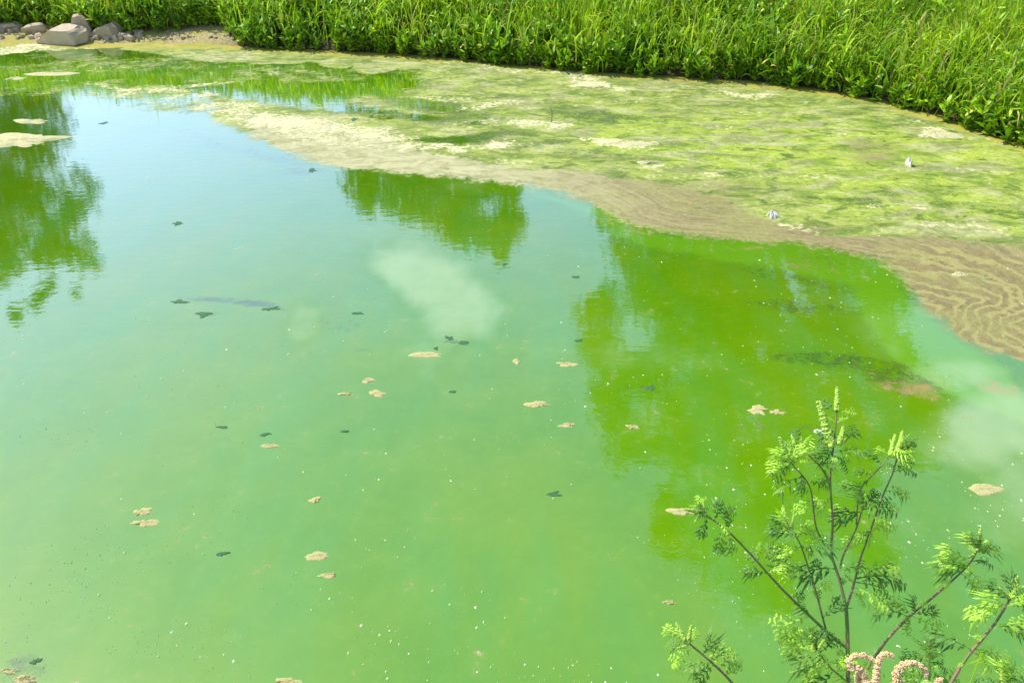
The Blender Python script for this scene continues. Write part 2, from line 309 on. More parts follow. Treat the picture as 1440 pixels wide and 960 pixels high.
wave = t.n('ShaderNodeMath', operation='SINE'); t.set(wave.inputs[0], t.math('MULTIPLY_ADD', ds_.outputs[2], 31.0, t.math('MULTIPLY_ADD', n_mid, 7.0, t.math('MULTIPLY', n_fine, 4.0))))
swc = t.mix(t.ss(wave.outputs[0], -.1, 1.0), (.21, .165, .07), (.37, .35, .115)); swc = t.mix(t.math('MULTIPLY', t.ss(n_fine, .35, .7), .5), swc, (.38, .33, .13)); tanc = t.mix(t.math('MULTIPLY', swl, t.ss(n_lo, .64, .42, .35, .80)), tanc, swc)
tanc = t.mix(t.math('MULTIPLY', pal, .8), tanc, t.mix(t.ss(s2, .36, .62), (.34, .34, .15), (.56, .54, .30)))
mat = t.mix(shift(tn, t.math('MULTIPLY_ADD', s2, .5, t.math('MULTIPLY', nmf, .5)), 3.2, .25, .90), mat, tanc)
crm_f = shift(crm, t.math('MULTIPLY_ADD', n_fine, .6, t.math('MULTIPLY', n_mid, .4)), 4.2, .55, .95)
mat = t.mix(crm_f, mat, t.mix(t.ss(n_tiny, .3, .7), (.52, .48, .22), (.78, .73, .44)))
cov_f = shift(cov, t.math('MULTIPLY_ADD', n_fine, .5, t.math('MULTIPLY', n_mid, .5)), 2.8, .22, .85)
geo_n = t.bump(n_fine, .55, .02)
mat_sh = t.principled(mat, .75, .25, t.bump(t.math('ADD', n_fine, t.math('MULTIPLY', n_tiny, .4)), .7, .015))
# open water: turbid body under a mirror that strengthens towards grazing
rip = t.math('ADD', t.noise(t.mapping(P, (1, 2.2, 1)), 5.0, 3, .5), t.math('MULTIPLY', t.noise(t.mapping(P, (1, 1.6, 1)), 26, 2), .12))
nrm = t.bump(rip, .07, .012)
dif = t.n('ShaderNodeBsdfDiffuse'); t.set(dif.inputs[0], body)
gl = t.n('ShaderNodeBsdfGlossy'); t.set(gl.inputs['Roughness'], .022); t.set(gl.inputs['Normal'], nrm); t.set(gl.inputs[0], (1, 1, 1, 1))
fr = t.n('ShaderNodeFresnel'); fr.inputs[0].default_value = 1.333; t.set(fr.inputs['Normal'], nrm)
refl = t.math('SUBTRACT', 1.0, t.math('POWER', 2.718, t.math('MULTIPLY', t.math('SUBTRACT', fr.outputs[0], .002), -7.4))); refl = t.math('MULTIPLY', t.math('MAXIMUM', refl, 0.02), .80)
wat = t.mixs(t.math('MULTIPLY', refl, t.math('SUBTRACT', 1.0, t.math('MULTIPLY', flm_rfl, .4))), dif.outputs[0], gl.outputs[0])
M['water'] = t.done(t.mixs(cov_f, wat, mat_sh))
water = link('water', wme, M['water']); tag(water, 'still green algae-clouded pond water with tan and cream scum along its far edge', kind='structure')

# ------------------------------------------------------------------ blades and leaves
def strips(base, head, tilt, curve, L, W, prof, tint, K_=3, roll=None):
    """curved ribbons: one per row; returns verts, quads, tint."""
    N = len(base); ks = np.arange(K_ + 1) / K_
    th = tilt[:, None] + curve[:, None] * ks[None, :] ** 1.4
    step = (L / K_)[:, None]
    hx, hy = np.sin(head)[:, None], np.cos(head)[:, None]
    dh = np.sin(th) * step; dz = np.cos(th) * step
    ch = np.concatenate([np.zeros((N, 1)), np.cumsum(dh[:, :-1], 1)], 1); cz = np.concatenate([np.zeros((N, 1)), np.cumsum(dz[:, :-1], 1)], 1)
    cx = base[:, 0:1] + hx * ch; cy = base[:, 1:2] + hy * ch; cz = base[:, 2:3] + cz
    rl = np.zeros(N) if roll is None else roll
    wx = hy * np.cos(rl)[:, None]; wy = -hx * np.cos(rl)[:, None]; wz = np.sin(rl)[:, None]
    hw = (W[:, None] * np.asarray(prof)[None, :]) / 2
    A = np.stack([cx - wx * hw, cy - wy * hw, cz - wz * hw], -1); B = np.stack([cx + wx * hw, cy + wy * hw, cz + wz * hw], -1)
    v = np.stack([A, B], 2).reshape(N, (K_ + 1) * 2, 3)
    o = (np.arange(N) * (K_ + 1) * 2)[:, None, None]; k = np.arange(K_)[None, :, None] * 2
    f = (o + k + np.array([0, 1, 3, 2])[None, None, :]).reshape(-1, 4)
    tt = np.repeat(tint[:, None, :], (K_ + 1) * 2, 1).reshape(-1, 3)
    return v.reshape(-1, 3), f, tt
def merge(parts):
    vs, fs, ts, o = [], [], [], 0
    for v, f, tt in parts: vs.append(v); fs.append(f + o); ts.append(tt); o += len(v)
    return np.concatenate(vs), np.concatenate(fs), np.concatenate(ts)
def tubes(paths, radii, sides=5, tint=(.5, 0, 1)):
    """list of polylines with radius lists -> verts, quads, tint."""
    vs, fs, o = [], [], 0
    for P_, Rr in zip(paths, radii):
        P_ = [Vector(p) for p in P_]; n = len(P_); ref = Vector((0.31, 0.2, 0.93))
        for i in range(n):
            d = (P_[min(i + 1, n - 1)] - P_[max(i - 1, 0)]).normalized(); a_ = d.cross(ref)
            if a_.length < 0.05: a_ = d.cross(Vector((1, 0, 0)))
            a_.normalize(); b_ = d.cross(a_)
            for s in range(sides):
                q = 2 * math.pi * s / sides; vs.append(P_[i] + (a_ * math.cos(q) + b_ * math.sin(q)) * Rr[i])
        for i in range(n - 1):
            for s in range(sides): fs.append((o + i * sides + s, o + i * sides + (s + 1) % sides, o + (i + 1) * sides + (s + 1) % sides, o + (i + 1) * sides + s))
        o += n * sides
    return np.array([tuple(v) for v in vs]), np.array(fs), np.tile(np.array(tint, float), (len(vs), 1))
def leafy(name, parts, mat, parent=None):
    v, f, tt = merge(parts) if isinstance(parts, list) else parts
    return link(name, np_mesh(name, v, f, True, attrs={'tint': tt}), mat, parent)

def sample_bank(n, dlo, dhi, power=1.0, umin=-140, umax=1600):
    out = []
    while sum(len(o) for o in out) < n:
        x = rng.uniform(-17, 15, n * 3); y = rng.uniform(6, 24, n * 3); d = shore_d(x, y)
        hv = sstep(-5.2, -6.6, x) * (.80 + .25 * np.sin(x * 1.7)) * (d < 3)                 # the stony margin keeps plants back on the left
        lo, hi = dlo + hv, dhi + hv
        f = np.clip((d - lo) / (hi - lo), 0, 1)
        depth = y * cp + CAM_H * sp; u = 720 + FPX * x / depth
        ok = (d > lo) & (d < hi) & (u > umin) & (u < umax) & (rng.random(len(x)) < (1 - f) ** power + .03)
        out.append(np.stack([x[ok], y[ok], d[ok], u[ok]], -1))
    return np.concatenate(out)[:n]
def tint_of(n, a_mu=.58, dry=.04, x=None, y=None):
    a_ = np.clip(rng.normal(a_mu, .28, n) + (0 if x is None else (fbm(x * .9, y * .9, 2) - .5) * 1.1), 0, 1)
    return np.stack([a_, (rng.random(n) < dry) * rng.uniform(.5, 1, n), rng.uniform(.55, 1.2, n)], -1)

# tall grass, in tufts that lean together
s = sample_bank(4200, 0.20, 4.6, .7); tx, ty, td, tu = s.T; nb_ = 13
x = np.repeat(tx, nb_) + rng.normal(0, .09, len(tx) * nb_); y = np.repeat(ty, nb_) + rng.normal(0, .09, len(tx) * nb_); u = np.repeat(tu, nb_)
d = shore_d(x, y); ok = (d > .04) & ((d > .75 + .5 * (fbm(x * .8, y * .8, 2) - .5)) | (rng.random(len(x)) < .12 + .9 * sstep(1120, 1280, u))); th = np.repeat(rng.uniform(0, 6.28, len(tx)), nb_); tl = np.repeat(rng.uniform(.45, 1.1, len(tx)), nb_); tcv = np.repeat(rng.uniform(.3, 1.5, len(tx)), nb_)
x, y, u, d, th, tl, tcv = [q[ok] for q in (x, y, u, d, th, tl, tcv)]; z = ground_h(x, y, d)
right = sstep(900, 1350, u); N = len(x)
L = tl * (.55 + .9 * fbm(x * .7 + 5, y * .7, 3)) * rng.uniform(.6, 1.15, N) * (1 + .15 * right) * (.55 + .45 * sstep(.1, 1.0, d))
tg = tint_of(N, .55, .03, x, y); tg[:, 0] = np.clip(tg[:, 0] + .2 * right + .3 * (fbm(x * 3, y * 3, 2) - .5), 0, 1); tg[:, 1] = np.where(rng.random(N) < .02 + .05 * right, rng.uniform(.4, 1, N), tg[:, 1])
grass1 = strips(np.stack([x, y, z - .02], -1), th + rng.normal(0, 1.1, N), np.abs(rng.normal(.12, .25, N)), tcv * rng.uniform(.5, 1.5, N), L, rng.uniform(.009, .022, N) * (1 + .3 * right), [.8, 1, .85, .6, .05], tg, 4, rng.normal(0, .5, N))
# drooping broad blades leaning out over the water
s = sample_bank(16000, -0.08, 1.5, 1.0); x, y, d, u = s.T; z = ground_h(x, y, d); N = len(x); right = sstep(850, 1250, u)
keep = rng.random(N) < (.28 + .62 * right); x, y, d, u, z, right = [q[keep] for q in (x, y, d, u, z, right)]; N = len(x)
tg = tint_of(N, .55, .05, x, y); tg[:, 1] = np.where(rng.random(N) < .12 * right, rng.uniform(.5, 1, N), tg[:, 1])
grass2 = strips(np.stack([x, y, z + rng.uniform(0, .55, N)], -1), rng.uniform(0, 6.28, N), np.abs(rng.normal(.3, .3, N)), rng.uniform(.8, 2.4, N), rng.uniform(.28, .70, N), rng.uniform(.014, .030, N), [.7, 1, .9, .6, .05], tg, 4, rng.normal(0, .5, N))
go = leafy('bank_grass', [grass1, grass2], M['grass']); tag(go, 'tall bright green grass covering the far bank', 'grass', kind='stuff')

# leafy weeds: a mass behind, single plants along the water's edge
def weed_parts(cx, cy, cz, h, nl, spread=.16, tone=.5, big=1.0):
    """one bushy plant -> (stem paths, leaf arrays)"""
    paths, rad, B, H, T, Lf = [], [], [], [], [], []
    for sidx in range(random.choice((3, 4, 5))):
        an = random.uniform(0, 6.28); lean = random.uniform(.05, spread * 2.2); hh = h * random.uniform(.65, 1.05)
        top = Vector((cx + math.sin(an) * lean * hh * 1.4, cy + math.cos(an) * lean * hh * 1.4, cz + hh)); b = Vector((cx, cy, cz)); mid = (b + top) / 2 + Vector((0, 0, hh * .08))
        paths.append([b, mid, top]); rad.append([.005, .004, .002])
        for k in range(nl):
            f = random.uniform(.06, 1) ** .8; p = b.lerp(mid, f * 2) if f < .5 else mid.lerp(top, f * 2 - 1)
            B.append(tuple(p)); H.append(random.uniform(0, 6.28)); T.append(random.uniform(.5, 1.35) - .5 * (f > .92)); Lf.append(random.uniform(.08, .17) * big)
    return paths, rad, B, H, T, Lf
def leaf_arr(B, H, T, Lf, tone=.5, wr=.34, dry=.03):
    B, H, T, Lf = map(np.array, (B, H, T, Lf)); n = len(B)
    return strips(B, H, T, rng.uniform(.1, .9, n), Lf, Lf * wr * rng.uniform(.8, 1.15, n), [.12, .95, .8, .04], tint_of(n, tone, dry), 3, rng.normal(0, .35, n))
s = sample_bank(2900, -0.06, 3.6, 1.0); x, y, d, u = s.T; z = ground_h(x, y, d)
P_, R_, B, H, T, Lf = [], [], [], [], [], []
for i in range(len(x)):
    if fbm(np.array([x[i] * 1.6]), np.array([y[i] * 1.6]), 2)[0] < .40: continue
    if u[i] > 1180 and random.random() < .55: continue
    q = weed_parts(x[i], y[i], z[i] - .02, random.uniform(.30, .62) * (1 + .75 * min(1, d[i] / 1.2)), 11)
    P_ += q[0]; R_ += q[1]; B += q[2]; H += q[3]; T += q[4]; Lf += q[5]
wm = leafy('bank_weeds', leaf_arr(B, H, T, Lf), M['weed']); tag(wm, 'dense leafy green weeds massed on the far bank', 'weeds', kind='stuff')
leafy('weed_stems', tubes(P_, R_, 3), M['stem'], wm)['kind'] = 'stuff'
protos = []
for k in range(7):
    q = weed_parts(0, 0, 0, random.uniform(.34, .55), 14, .22, big=1.05)
    st_me = np_mesh('weed_stem', *tubes(q[0], q[1], 4)[:2], attrs={'tint': tubes(q[0], q[1], 4)[2]}); st_me.materials.append(M['stem'])
    la = leaf_arr(q[2], q[3], q[4], q[5], .5 + .05 * (k - 3)); lf_me = np_mesh('weed_leaves', la[0], la[1], attrs={'tint': la[2]}); lf_me.materials.append(M['weed'])
    protos.append((st_me, lf_me))
s = sample_bank(210, -0.16, 0.30, 1.0, -20, 1460)
for i in range(len(s)):
    X, Y, D, Uu = s[i]; pm = protos[i % 7]
    o = link('leafy_weed', pm[0]); o.location = (X, Y, float(ground_h(np.array([X]), np.array([Y]))[0]) - .02); o.rotation_euler = (0, 0, random.uniform(0, 6.28)); o.scale = [random.choice((.55, .8, .95, 1.1, 1.3)) * random.uniform(.9, 1.1)] * 3
    wz = 'behind the stony shore at left' if Uu < 340 else 'at the waterline left of the dead stalk' if Uu < 560 else 'at the waterline behind the pale scum in the middle' if Uu < 900 else 'at the waterline behind the lime scum right of the middle' if Uu < 1200 else 'under the tall grass by the pinkish crust at right'
    tag(o, ('low ' if o.scale[0] < .75 else 'bushy ' if o.scale[0] > 1.12 else '') + 'leafy green weed ' + wz, 'weed', 'leafy weeds ' + wz)
    link('leaves', pm[1], None, o)['kind'] = 'stuff'

# ------------------------------------------------------------------ trees standing beyond the bank (they show mirrored in the pond)
def tree(name, label, Y, outline, holes, base_u, nclump, csize, nleaf, lsize, depth=1.6, extra=(), droop=0.0, cr=.42):
    us = [p[0] for p in outline]; vs = [p[1] for p in outline]; cl = []
    while len(cl) < nclump:
        u_ = random.uniform(min(us), max(us)); v_ = random.uniform(min(vs), max(vs))
        if not bool(inside(np.array([u_]), np.array([v_]), outline)[0]): continue
        if any(((u_ - h[0]) / h[2]) ** 2 + ((v_ - h[1]) / h[3]) ** 2 < 1 for h in holes): continue
        cl.append((u_, v_, csize * random.uniform(.6, 1.2)))
    cl += list(extra)
    pts = []
    for u_, v_, r_ in cl:
        y_ = Y + random.uniform(-depth, depth); x_, h_ = mirrored_pt(u_, v_, y_)
        if h_ > 1.2: pts.append((float(x_), y_, float(h_), r_))
    pts = np.array(pts); bx, _h = mirrored_pt(base_u, 100, Y); bx = float(bx)
    bz = float(ground_h(np.array([bx]), np.array([float(Y)]))[0])
    root = empty(name, (bx, Y, bz - .1)); tag(root, label, 'tree')
    off = np.array([bx, Y, bz - .1]); Ztop = pts[:, 2].max()
    order = pts[np.argsort(pts[:, 2])]
    trunk_pts = [Vector((0, 0, 0))]; cxm, cym = np.median(pts[:, 0]) - bx, 0
    for k in range(1, 7): f = k / 6; trunk_pts.append(Vector((cxm * f * .75 + math.sin(k * 2.1) * .25, math.cos(k * 1.7) * .2, (Ztop - bz) * .85 * f)))
    rr = [max(.03, (.020 * Ztop) * (1 - .14 * k)) for k in range(7)]
    v, f, tt = tubes([trunk_pts], [rr], 10); link('trunk', np_mesh('trunk', v, f), M['bark'], root)
    lp, lr = [], []
    for p in random.sample(list(pts), min(46, len(pts))):
        q = Vector(p[:3] - off); k = min(6.0, max(.8, q.z / ((Ztop - bz) * .85) * 6 - 1.6)); i = int(k)
        a_ = trunk_pts[i].lerp(trunk_pts[min(6, i + 1)], k - i); m_ = a_.lerp(q, .5) + Vector((0, 0, .10 * (q - a_).length))
        lp.append([a_, m_, q]); lr.append([.008 * Ztop * (1 - .12 * i), .004 * Ztop, .02])
    v, f, tt = tubes(lp, lr, 5); link('limbs', np_mesh('limbs', v, f), M['bark'], root)
    n = len(pts) * nleaf; c = np.repeat(pts, nleaf, 0); g = rng.normal(0, 1, (n, 3)); g /= np.maximum(1, np.linalg.norm(g, axis=1) / 1.7)[:, None]
    B = c[:, :3] + g * c[:, 3:4] * cr * np.array([1, 1, .9 + droop]) - off
    T = rng.uniform(.6, 2.2, n) if droop == 0 else rng.uniform(2.2, 3.1, n)
    Ls = lsize * rng.uniform(.7, 1.3, n)
    arr = strips(B, rng.uniform(0, 6.28, n), T, rng.uniform(0, .5, n), Ls * (1 + droop), Ls * .55, [.2, 1, .1], tint_of(n, .45, .01), 2, rng.normal(0, .6, n))
    leafy('crown', arr, M['tree_leaf'], root); return root
tree('broadleaf_tree', 'tall spreading green tree mirrored at the right of the pond', 19.5,
     [(835, 300), (870, 330), (885, 385), (850, 410), (822, 440), (825, 490), (850, 520), (838, 560), (850, 610), (868, 650), (885, 640), (915, 640), (925, 700), (925, 765), (990, 795), (1040, 850), (1080, 882), (1108, 850), (1120, 800),
      (1145, 765), (1178, 745), (1200, 790), (1255, 803), (1240, 740), (1218, 700), (1225, 655), (1315, 640), (1328, 560), (1300, 520), (1250, 450), (1290, 400), (1330, 300), (1200, 200), (950, 200)],
     [(885, 470, 30, 38), (1205, 425, 20, 22), (880, 560, 14, 20), (925, 595, 10, 24), (1160, 770, 12, 30)], 1075, 900, .80, 85, .19, 1.8)
tree('willow_tree', 'rounded green willow mirrored near the middle of the pond', 24.0,
     [(500, 165), (720, 165), (728, 270), (733, 320), (718, 345), (708, 372), (701, 366), (697, 345), (640, 340), (612, 322), (590, 300), (562, 300), (532, 272), (524, 292), (505, 290), (489, 262)],
     [(688, 292, 24, 21), (540, 262, 5, 12), (655, 300, 7, 6)], 615, 300, .50, 90, .14, 1.0, [(704, 358, .3), (704, 366, .25)], .5, .5)
tree('broadleaf_tree', 'dense green tree mirrored at the left edge of the pond', 25.0,
     [(-330, 110), (90, 110), (74, 140), (88, 170), (80, 210), (113, 238), (127, 262), (116, 300), (122, 330), (139, 358), (135, 375), (107, 392), (84, 384), (92, 358), (60, 362), (30, 378), (0, 392), (-60, 440), (-200, 420), (-330, 300)],
     [(86, 262, 10, 26), (100, 318, 10, 6)], -90, 680, .75, 90, .19, 1.8, [(62, 410, .35), (56, 418, .35), (48, 427, .35), (25, 446, .35), (20, 441, .3), (107, 412, .22), (72, 396, .3)])

# ------------------------------------------------------------------ stones
t = NT('pale_stone'); tc = t.n('ShaderNodeTexCoord').outputs['Object']; oi = t.n('ShaderNodeObjectInfo').outputs['Random']
n1, n2 = t.noise(tc, 3, 5, .6), t.noise(tc, 30, 5, .7)
c = t.mix(n1, (.40, .31, .19), (.72, .60, .42)); c = t.mix(t.math('MULTIPLY', oi, .45), c, (.38, .25, .15)); c = t.mix(t.math('MULTIPLY', t.ss(n2, .5, .75), .35), c, (.20, .17, .13))
M['stone'] = t.done(t.principled(c, .8, .3, t.bump(n2, .5, .02)))
def stone_mesh(sx_, sy_, sz_, seed, flat=True):
    r_ = random.Random(seed); bm = bmesh.new()
    bmesh.ops.create_icosphere(bm, subdivisions=3, radius=1)
    planes = [(Vector((r_.gauss(0, 1), r_.gauss(0, 1), r_.gauss(0, .8))).normalized(), r_.uniform(.55, .85)) for _ in range(9)] + [(Vector((r_.uniform(-.2, .2), -.15, 1)).normalized(), .55)]
    for v in bm.verts:
        p = v.co.copy()
        for n_, d_ in planes:
            k = p.dot(n_)
            if k > d_: p -= n_ * (k - d_)
        q = p * 3; p *= 1 + .05 * math.sin(q.x * 3 + seed) * math.cos(q.y * 4 + q.z * 3)
        v.co = Vector((p.x * sx_, p.y * sy_, p.z * sz_))
    me = bpy.data.meshes.new('stone'); bm.to_mesh(me); bm.free()
    for p in me.polygons: p.use_smooth = False
    me.materials.append(M['stone']); return me
def on_ground(u, v):
    X, Y, k = ray(u, v); T = np.linspace(1.5, 30, 1400); x, y, z = X * T, Y * T, CAM_H + k * T
    hit = np.argmax(z <= np.maximum(0, ground_h(x, y))); return float(x[hit]), float(y[hit]), float(max(0, z[hit]))
def stone(u, v, wpx, hpx, label, group=None, seed=1, rot=None, zf=.35, ratio=.8, tilt=0, name='stone'):
    x, y, zg = on_ground(u, v); wpx *= .85
    dep = y * cp + (CAM_H - zg) * sp; W = wpx / FPX * dep; Hh = hpx / FPX * dep
    o = link(name, stone_mesh(W / 2 * 1.35, W / 2 * ratio, Hh / 2 * 1.7, seed)); o.location = (x, y, zg + Hh * zf); o.rotation_euler = (tilt, 0, random.uniform(0, 6.28) if rot is None else rot)
    return tag(o, label, 'stone', group)
def hull_stone(u, v, wpx, prof, depth_r, label, seed, rz=0):
    """faceted boulder: prof is its outline (x, z) in half widths, seen from the front; swept back with a narrower rear."""
    x, y, zg = on_ground(u, v)
    W = wpx / FPX * (y * cp + (CAM_H - zg) * sp) / 2; r_ = random.Random(seed); bm = bmesh.new()
    for px_, pz_ in prof:
        for dy_, k_, lift in ((-.5, 1.0, 0), (.1, 1.03, .10), (.6, .8, .05)): bm.verts.new((px_ * k_ * W + r_.gauss(0, .02) * W, dy_ * W * depth_r + r_.gauss(0, .03) * W, (pz_ + (lift if pz_ > .1 else 0)) * W + r_.gauss(0, .02) * W))
    bmesh.ops.convex_hull(bm, input=bm.verts); 
    for v_ in [q for q in bm.verts if not q.link_faces]: bm.verts.remove(v_)
    bmesh.ops.triangulate(bm, faces=bm.faces); bmesh.ops.subdivide_edges(bm, edges=bm.edges, cuts=2, use_grid_fill=True)
    for v_ in bm.verts: v_.co += Vector((r_.gauss(0, 1), r_.gauss(0, 1), r_.gauss(0, 1))) * W * .014
    me = bpy.data.meshes.new('stone'); bm.to_mesh(me); bm.free(); me.materials.append(M['stone'])
    o = link('stone', me); o.location = (x, y, zg - .03); o.rotation_euler = (0, 0, rz); return tag(o, label, 'stone')
hull_stone(93, 56, 64, [(-1.0, 0), (-.95, .10), (-.5, .36), (-.1, .54), (.75, .52), (.98, .32), (1.0, 0), (.1, -.1)], 1.3, 'large pale flat-topped boulder with a dark shaded front, at the far waterline', 4, -.25)
hull_stone(117, 49, 26, [(-1.0, 0), (-.9, .8), (-.45, 2.0), (.2, 2.1), (.75, 1.7), (1.0, .7), (1.0, 0)], 1.4, 'upright pinkish boulder standing behind the large flat-topped boulder', 8, .3)
hull_stone(150, 50, 40, [(-1.0, 0), (-.9, .2), (-.2, .65), (.55, .85), (.85, .55), (1.0, .1), (1.0, 0)], 1.3, 'pale slab-like boulder right of the upright boulder on the far shore', 13, -.2)
stone(14, 42, 36, 11, 'long low cream stone at the left edge of the far shore', seed=15, rot=0)
stone(48, 46, 30, 13, 'rounded tan stone with a dark right side, left of the large boulder', seed=21, rot=.3)
for i in range(110):
    u_ = random.uniform(-30, 200) if random.random() < .7 else random.uniform(150, 340); v_ = 43 + random.uniform(0, 14) + max(0, (u_ - 200)) * .05
    if 60 < u_ < 170 and v_ < 52: v_ += 7
    ZN = [('at the far left edge of the shore' if u_ < 60 else 'lying beside the large flat-topped boulder' if u_ < 175 else 'on the bare strip right of the boulders')]
    sz = random.choice((4, 5, 6, 8, 10, 13) if u_ < 200 else (4, 5, 6, 7))
    stone(u_, v_, sz, sz * random.uniform(.5, .8), ('small' if sz < 9 else 'fist-sized to head-sized') + ' broken stone ' + ZN[0], 'small rubble stones ' + ZN[0], seed=100 + i, zf=.2)

# ------------------------------------------------------------------ floating scum pieces and debris
t = NT('dried_scum'); tc = t.n('ShaderNodeTexCoord').outputs['Object']; n1, n2 = t.noise(tc, 9, 5, .6), t.noise(tc, 70, 4, .7)
c = t.mix(n1, (.40, .36, .14), (.64, .60, .30)); c = t.mix(t.math('MULTIPLY', t.ss(n2, .45, .7), .5), c, (.30, .30, .08)); M['scum'] = t.done(t.principled(c, .85, .2, t.bump(n2, .8, .01)))
t = NT('cream_scum'); tc = t.n('ShaderNodeTexCoord').outputs['Object']; n1, n2 = t.noise(tc, 6, 5, .6), t.noise(tc, 50, 4, .7)
c = t.mix(n1, (.45, .42, .18), (.76, .71, .42)); c = t.mix(t.math('MULTIPLY', t.ss(n2, .45, .7), .5), c, (.36, .38, .12)); M['cream'] = t.done(t.principled(c, .85, .2, t.bump(n2, .8, .02)))
t = NT('rotted_debris'); M['debris'] = t.done(t.principled(t.mix(t.noise(t.n('ShaderNodeTexCoord').outputs['Object'], 60, 3), (.035, .11, .05), (.08, .20, .07)), .7, .2))
t = NT('white_fluff'); M['white'] = t.done(t.principled(t.mix(t.noise(t.n('ShaderNodeTexCoord').outputs['Object'], 40, 3), (.50, .48, .40), (.72, .70, .60)), .7, .3))
def mat_mesh(name, rx, ry, thick, seed, ragged=.35, rings=7, seg=56):
    r_ = np.random.default_rng(seed); ph = r_.uniform(0, 6.28, 8); am = r_.uniform(.3, 1, 8) * ragged / np.arange(1, 9) ** .75
    vs = [(0, 0, thick)]; th = np.arange(seg) / seg * 2 * math.pi
    out = 1 + sum(am[k] * np.sin((k + 1) * th + ph[k]) for k in range(8)) + r_.normal(0, ragged * .12, seg)
    out = np.clip(out, .35, 1.7)
    for i in range(1, rings + 1):
        f = i / rings; h = thick * (1 - f ** 3) * r_.uniform(.35, 1.1, seg)
        if i == rings: h = np.full(seg, -.004)
        for s_ in range(seg): vs.append((rx * out[s_] * f * math.cos(th[s_]), ry * out[s_] * f * math.sin(th[s_]), h[s_]))
    fs = [(0, 1 + s_, 1 + (s_ + 1) % seg) for s_ in range(seg)]
    for i in range(rings - 1):
        a_ = 1 + i * seg; b_ = a_ + seg
        for s_ in range(seg): q = (s_ + 1) % seg; fs.append((a_ + s_, b_ + s_, b_ + q, a_ + q))
    me = bpy.data.meshes.new(name); me.from_pydata(vs, [], fs); me.update()
    for p in me.polygons: p.use_smooth = True
    return me
def floater(name, u, v, wpx, hpx, label, cat, mat='scum', seed=1, thick=.006, ragged=.5, rz=0, group=None):
    x, y = map(float, ground_pt(u, v)); dep = y * cp + CAM_H * sp
    x0, y0 = map(float, ground_pt(u, v - hpx / 2)); x1, y1 = map(float, ground_pt(u, v + hpx / 2))
    o = link(name, mat_mesh(name, wpx / FPX * dep / 2, abs(y0 - y1) / 2, thick, seed, ragged), M[mat]); o.location = (x, y, 0.002); o.rotation_euler = (0, 0, rz)
    return tag(o, label, cat, group)
F = 'floating_scum'; SC = 'scum patch'
floater(F, 35, 956, 34, 16, 'bright cream foam-like scum lump cut by the bottom left corner', SC, 'cream', 33, .02, .3)
floater(F, 10, 943, 26, 7, 'flat yellowish scum flake just above the cream lump at the bottom left corner', SC, 'cream', 35, .01, .5)
floater(F, 202, 735, 34, 11, 'tan ragged scum flake on open green water at lower left, under a smaller one', SC, seed=2)
floater(F, 198, 721, 22, 12, 'small tan scum flake touching the back of the ragged flake at lower left', SC, seed=3)
floater(F, 447, 782, 38, 12, 'pale blocky scum flake, larger of two floating at bottom centre-left', SC, seed=5, ragged=.22)
floater(F, 465, 808, 26, 7, 'thin scum flake just in front of the pale blocky one', SC, seed=7)
floater(F, 599, 499, 44, 9, 'long tan scum strip at the foot of the pale painted reflection in mid pond', SC, seed=9, ragged=.25)
floater(F, 527, 554, 22, 9, 'small tan scum flake below the long tan strip, right one of the lower pair', SC, seed=11)
floater(F, 515, 535, 16, 7, 'tiny scum flake directly above the small tan flake in mid pond', SC, seed=12)
floater(F, 487, 554, 16, 4, 'faint pale sliver of scum left of the small tan flake in mid pond', SC, seed=14)
floater(F, 759, 569, 32, 9, 'brown scum flake alone in the centre of the pond', SC, seed=17)
floater(F, 797, 597, 22, 6, 'thin pale flake below and right of the brown central flake', SC, seed=19)
floater(F, 793, 512, 26, 7, 'reddish tan flake above the brown central flake', SC, seed=20)
floater(F, 379, 627, 26, 6, 'pale flat sliver of scum by itself left of centre', SC, seed=22, ragged=.2)
floater(F, 728, 508, 12, 6, 'tiny tan crumb left of the reddish tan flake', SC, seed=23)
floater(F, 1385, 688, 48, 17, 'large tan oval scum flake at right, behind the weed stems', SC, seed=25, ragged=.2)
floater(F, 962, 719, 34, 11, 'pinkish tan scum flake at the tip of the long left weed branch', SC, seed=27)
floater(F, 1068, 577, 26, 12, 'knobbly cream scum lump at the left of a short row behind the weed top', SC, seed=28)
floater(F, 1093, 580, 22, 6, 'flat cream flake beside the knobbly cream lump', SC, seed=29)
floater(F, 888, 600, 16, 6, 'small tan flake on the mirrored tree, centre right', SC, seed=30)
floater(F, 444, 704, 14, 9, 'small round pale crumb of scum above the pale blocky flake', SC, seed=31)
floater(F, 400, 958, 40, 8, 'pale scum flake cut by the bottom edge of the view', SC, seed=32)
floater(F, 940, 847, 16, 6, 'little pink-brown flake on green water left of the weeds', SC, seed=36)
floater(F, 28, 199, 100, 17, 'big cream crusty scum mat in front of the mirrored tree at far left', SC, 'cream', 41, .03, .55)
floater(F, 46, 171, 44, 6, 'narrow cream scum mat behind the big crusty one at far left', SC, 'cream', 42, .02)
floater(F, 75, 104, 76, 5, 'long thin cream scum raft on mirrored grass at far left', SC, 'cream', 43, .02, .2)
floater(F, 19, 111, 18, 4, 'short cream scum raft left of the long thin raft', SC, 'cream', 44, .02)
floater(F, 881, 200, 50, 9, 'bright cream scum mat with a tan middle, in the far scum field', SC, 'cream', 45, .02)
floater(F, 915, 229, 34, 4, 'cream sliver nearest the tan band below the bright cream mat', SC, 'cream', 46, .02)
floater(F, 1352, 386, 26, 6, 'pale yellow flake lying in the brown swirls at right', SC, 'cream', 47, .012, .2)
floater(F, 1315, 188, 48, 11, 'pinkish cream crust mat close to the right-hand grass bank', SC, 'cream', 48, .03)
D = 'floating_debris'; DC = 'debris'
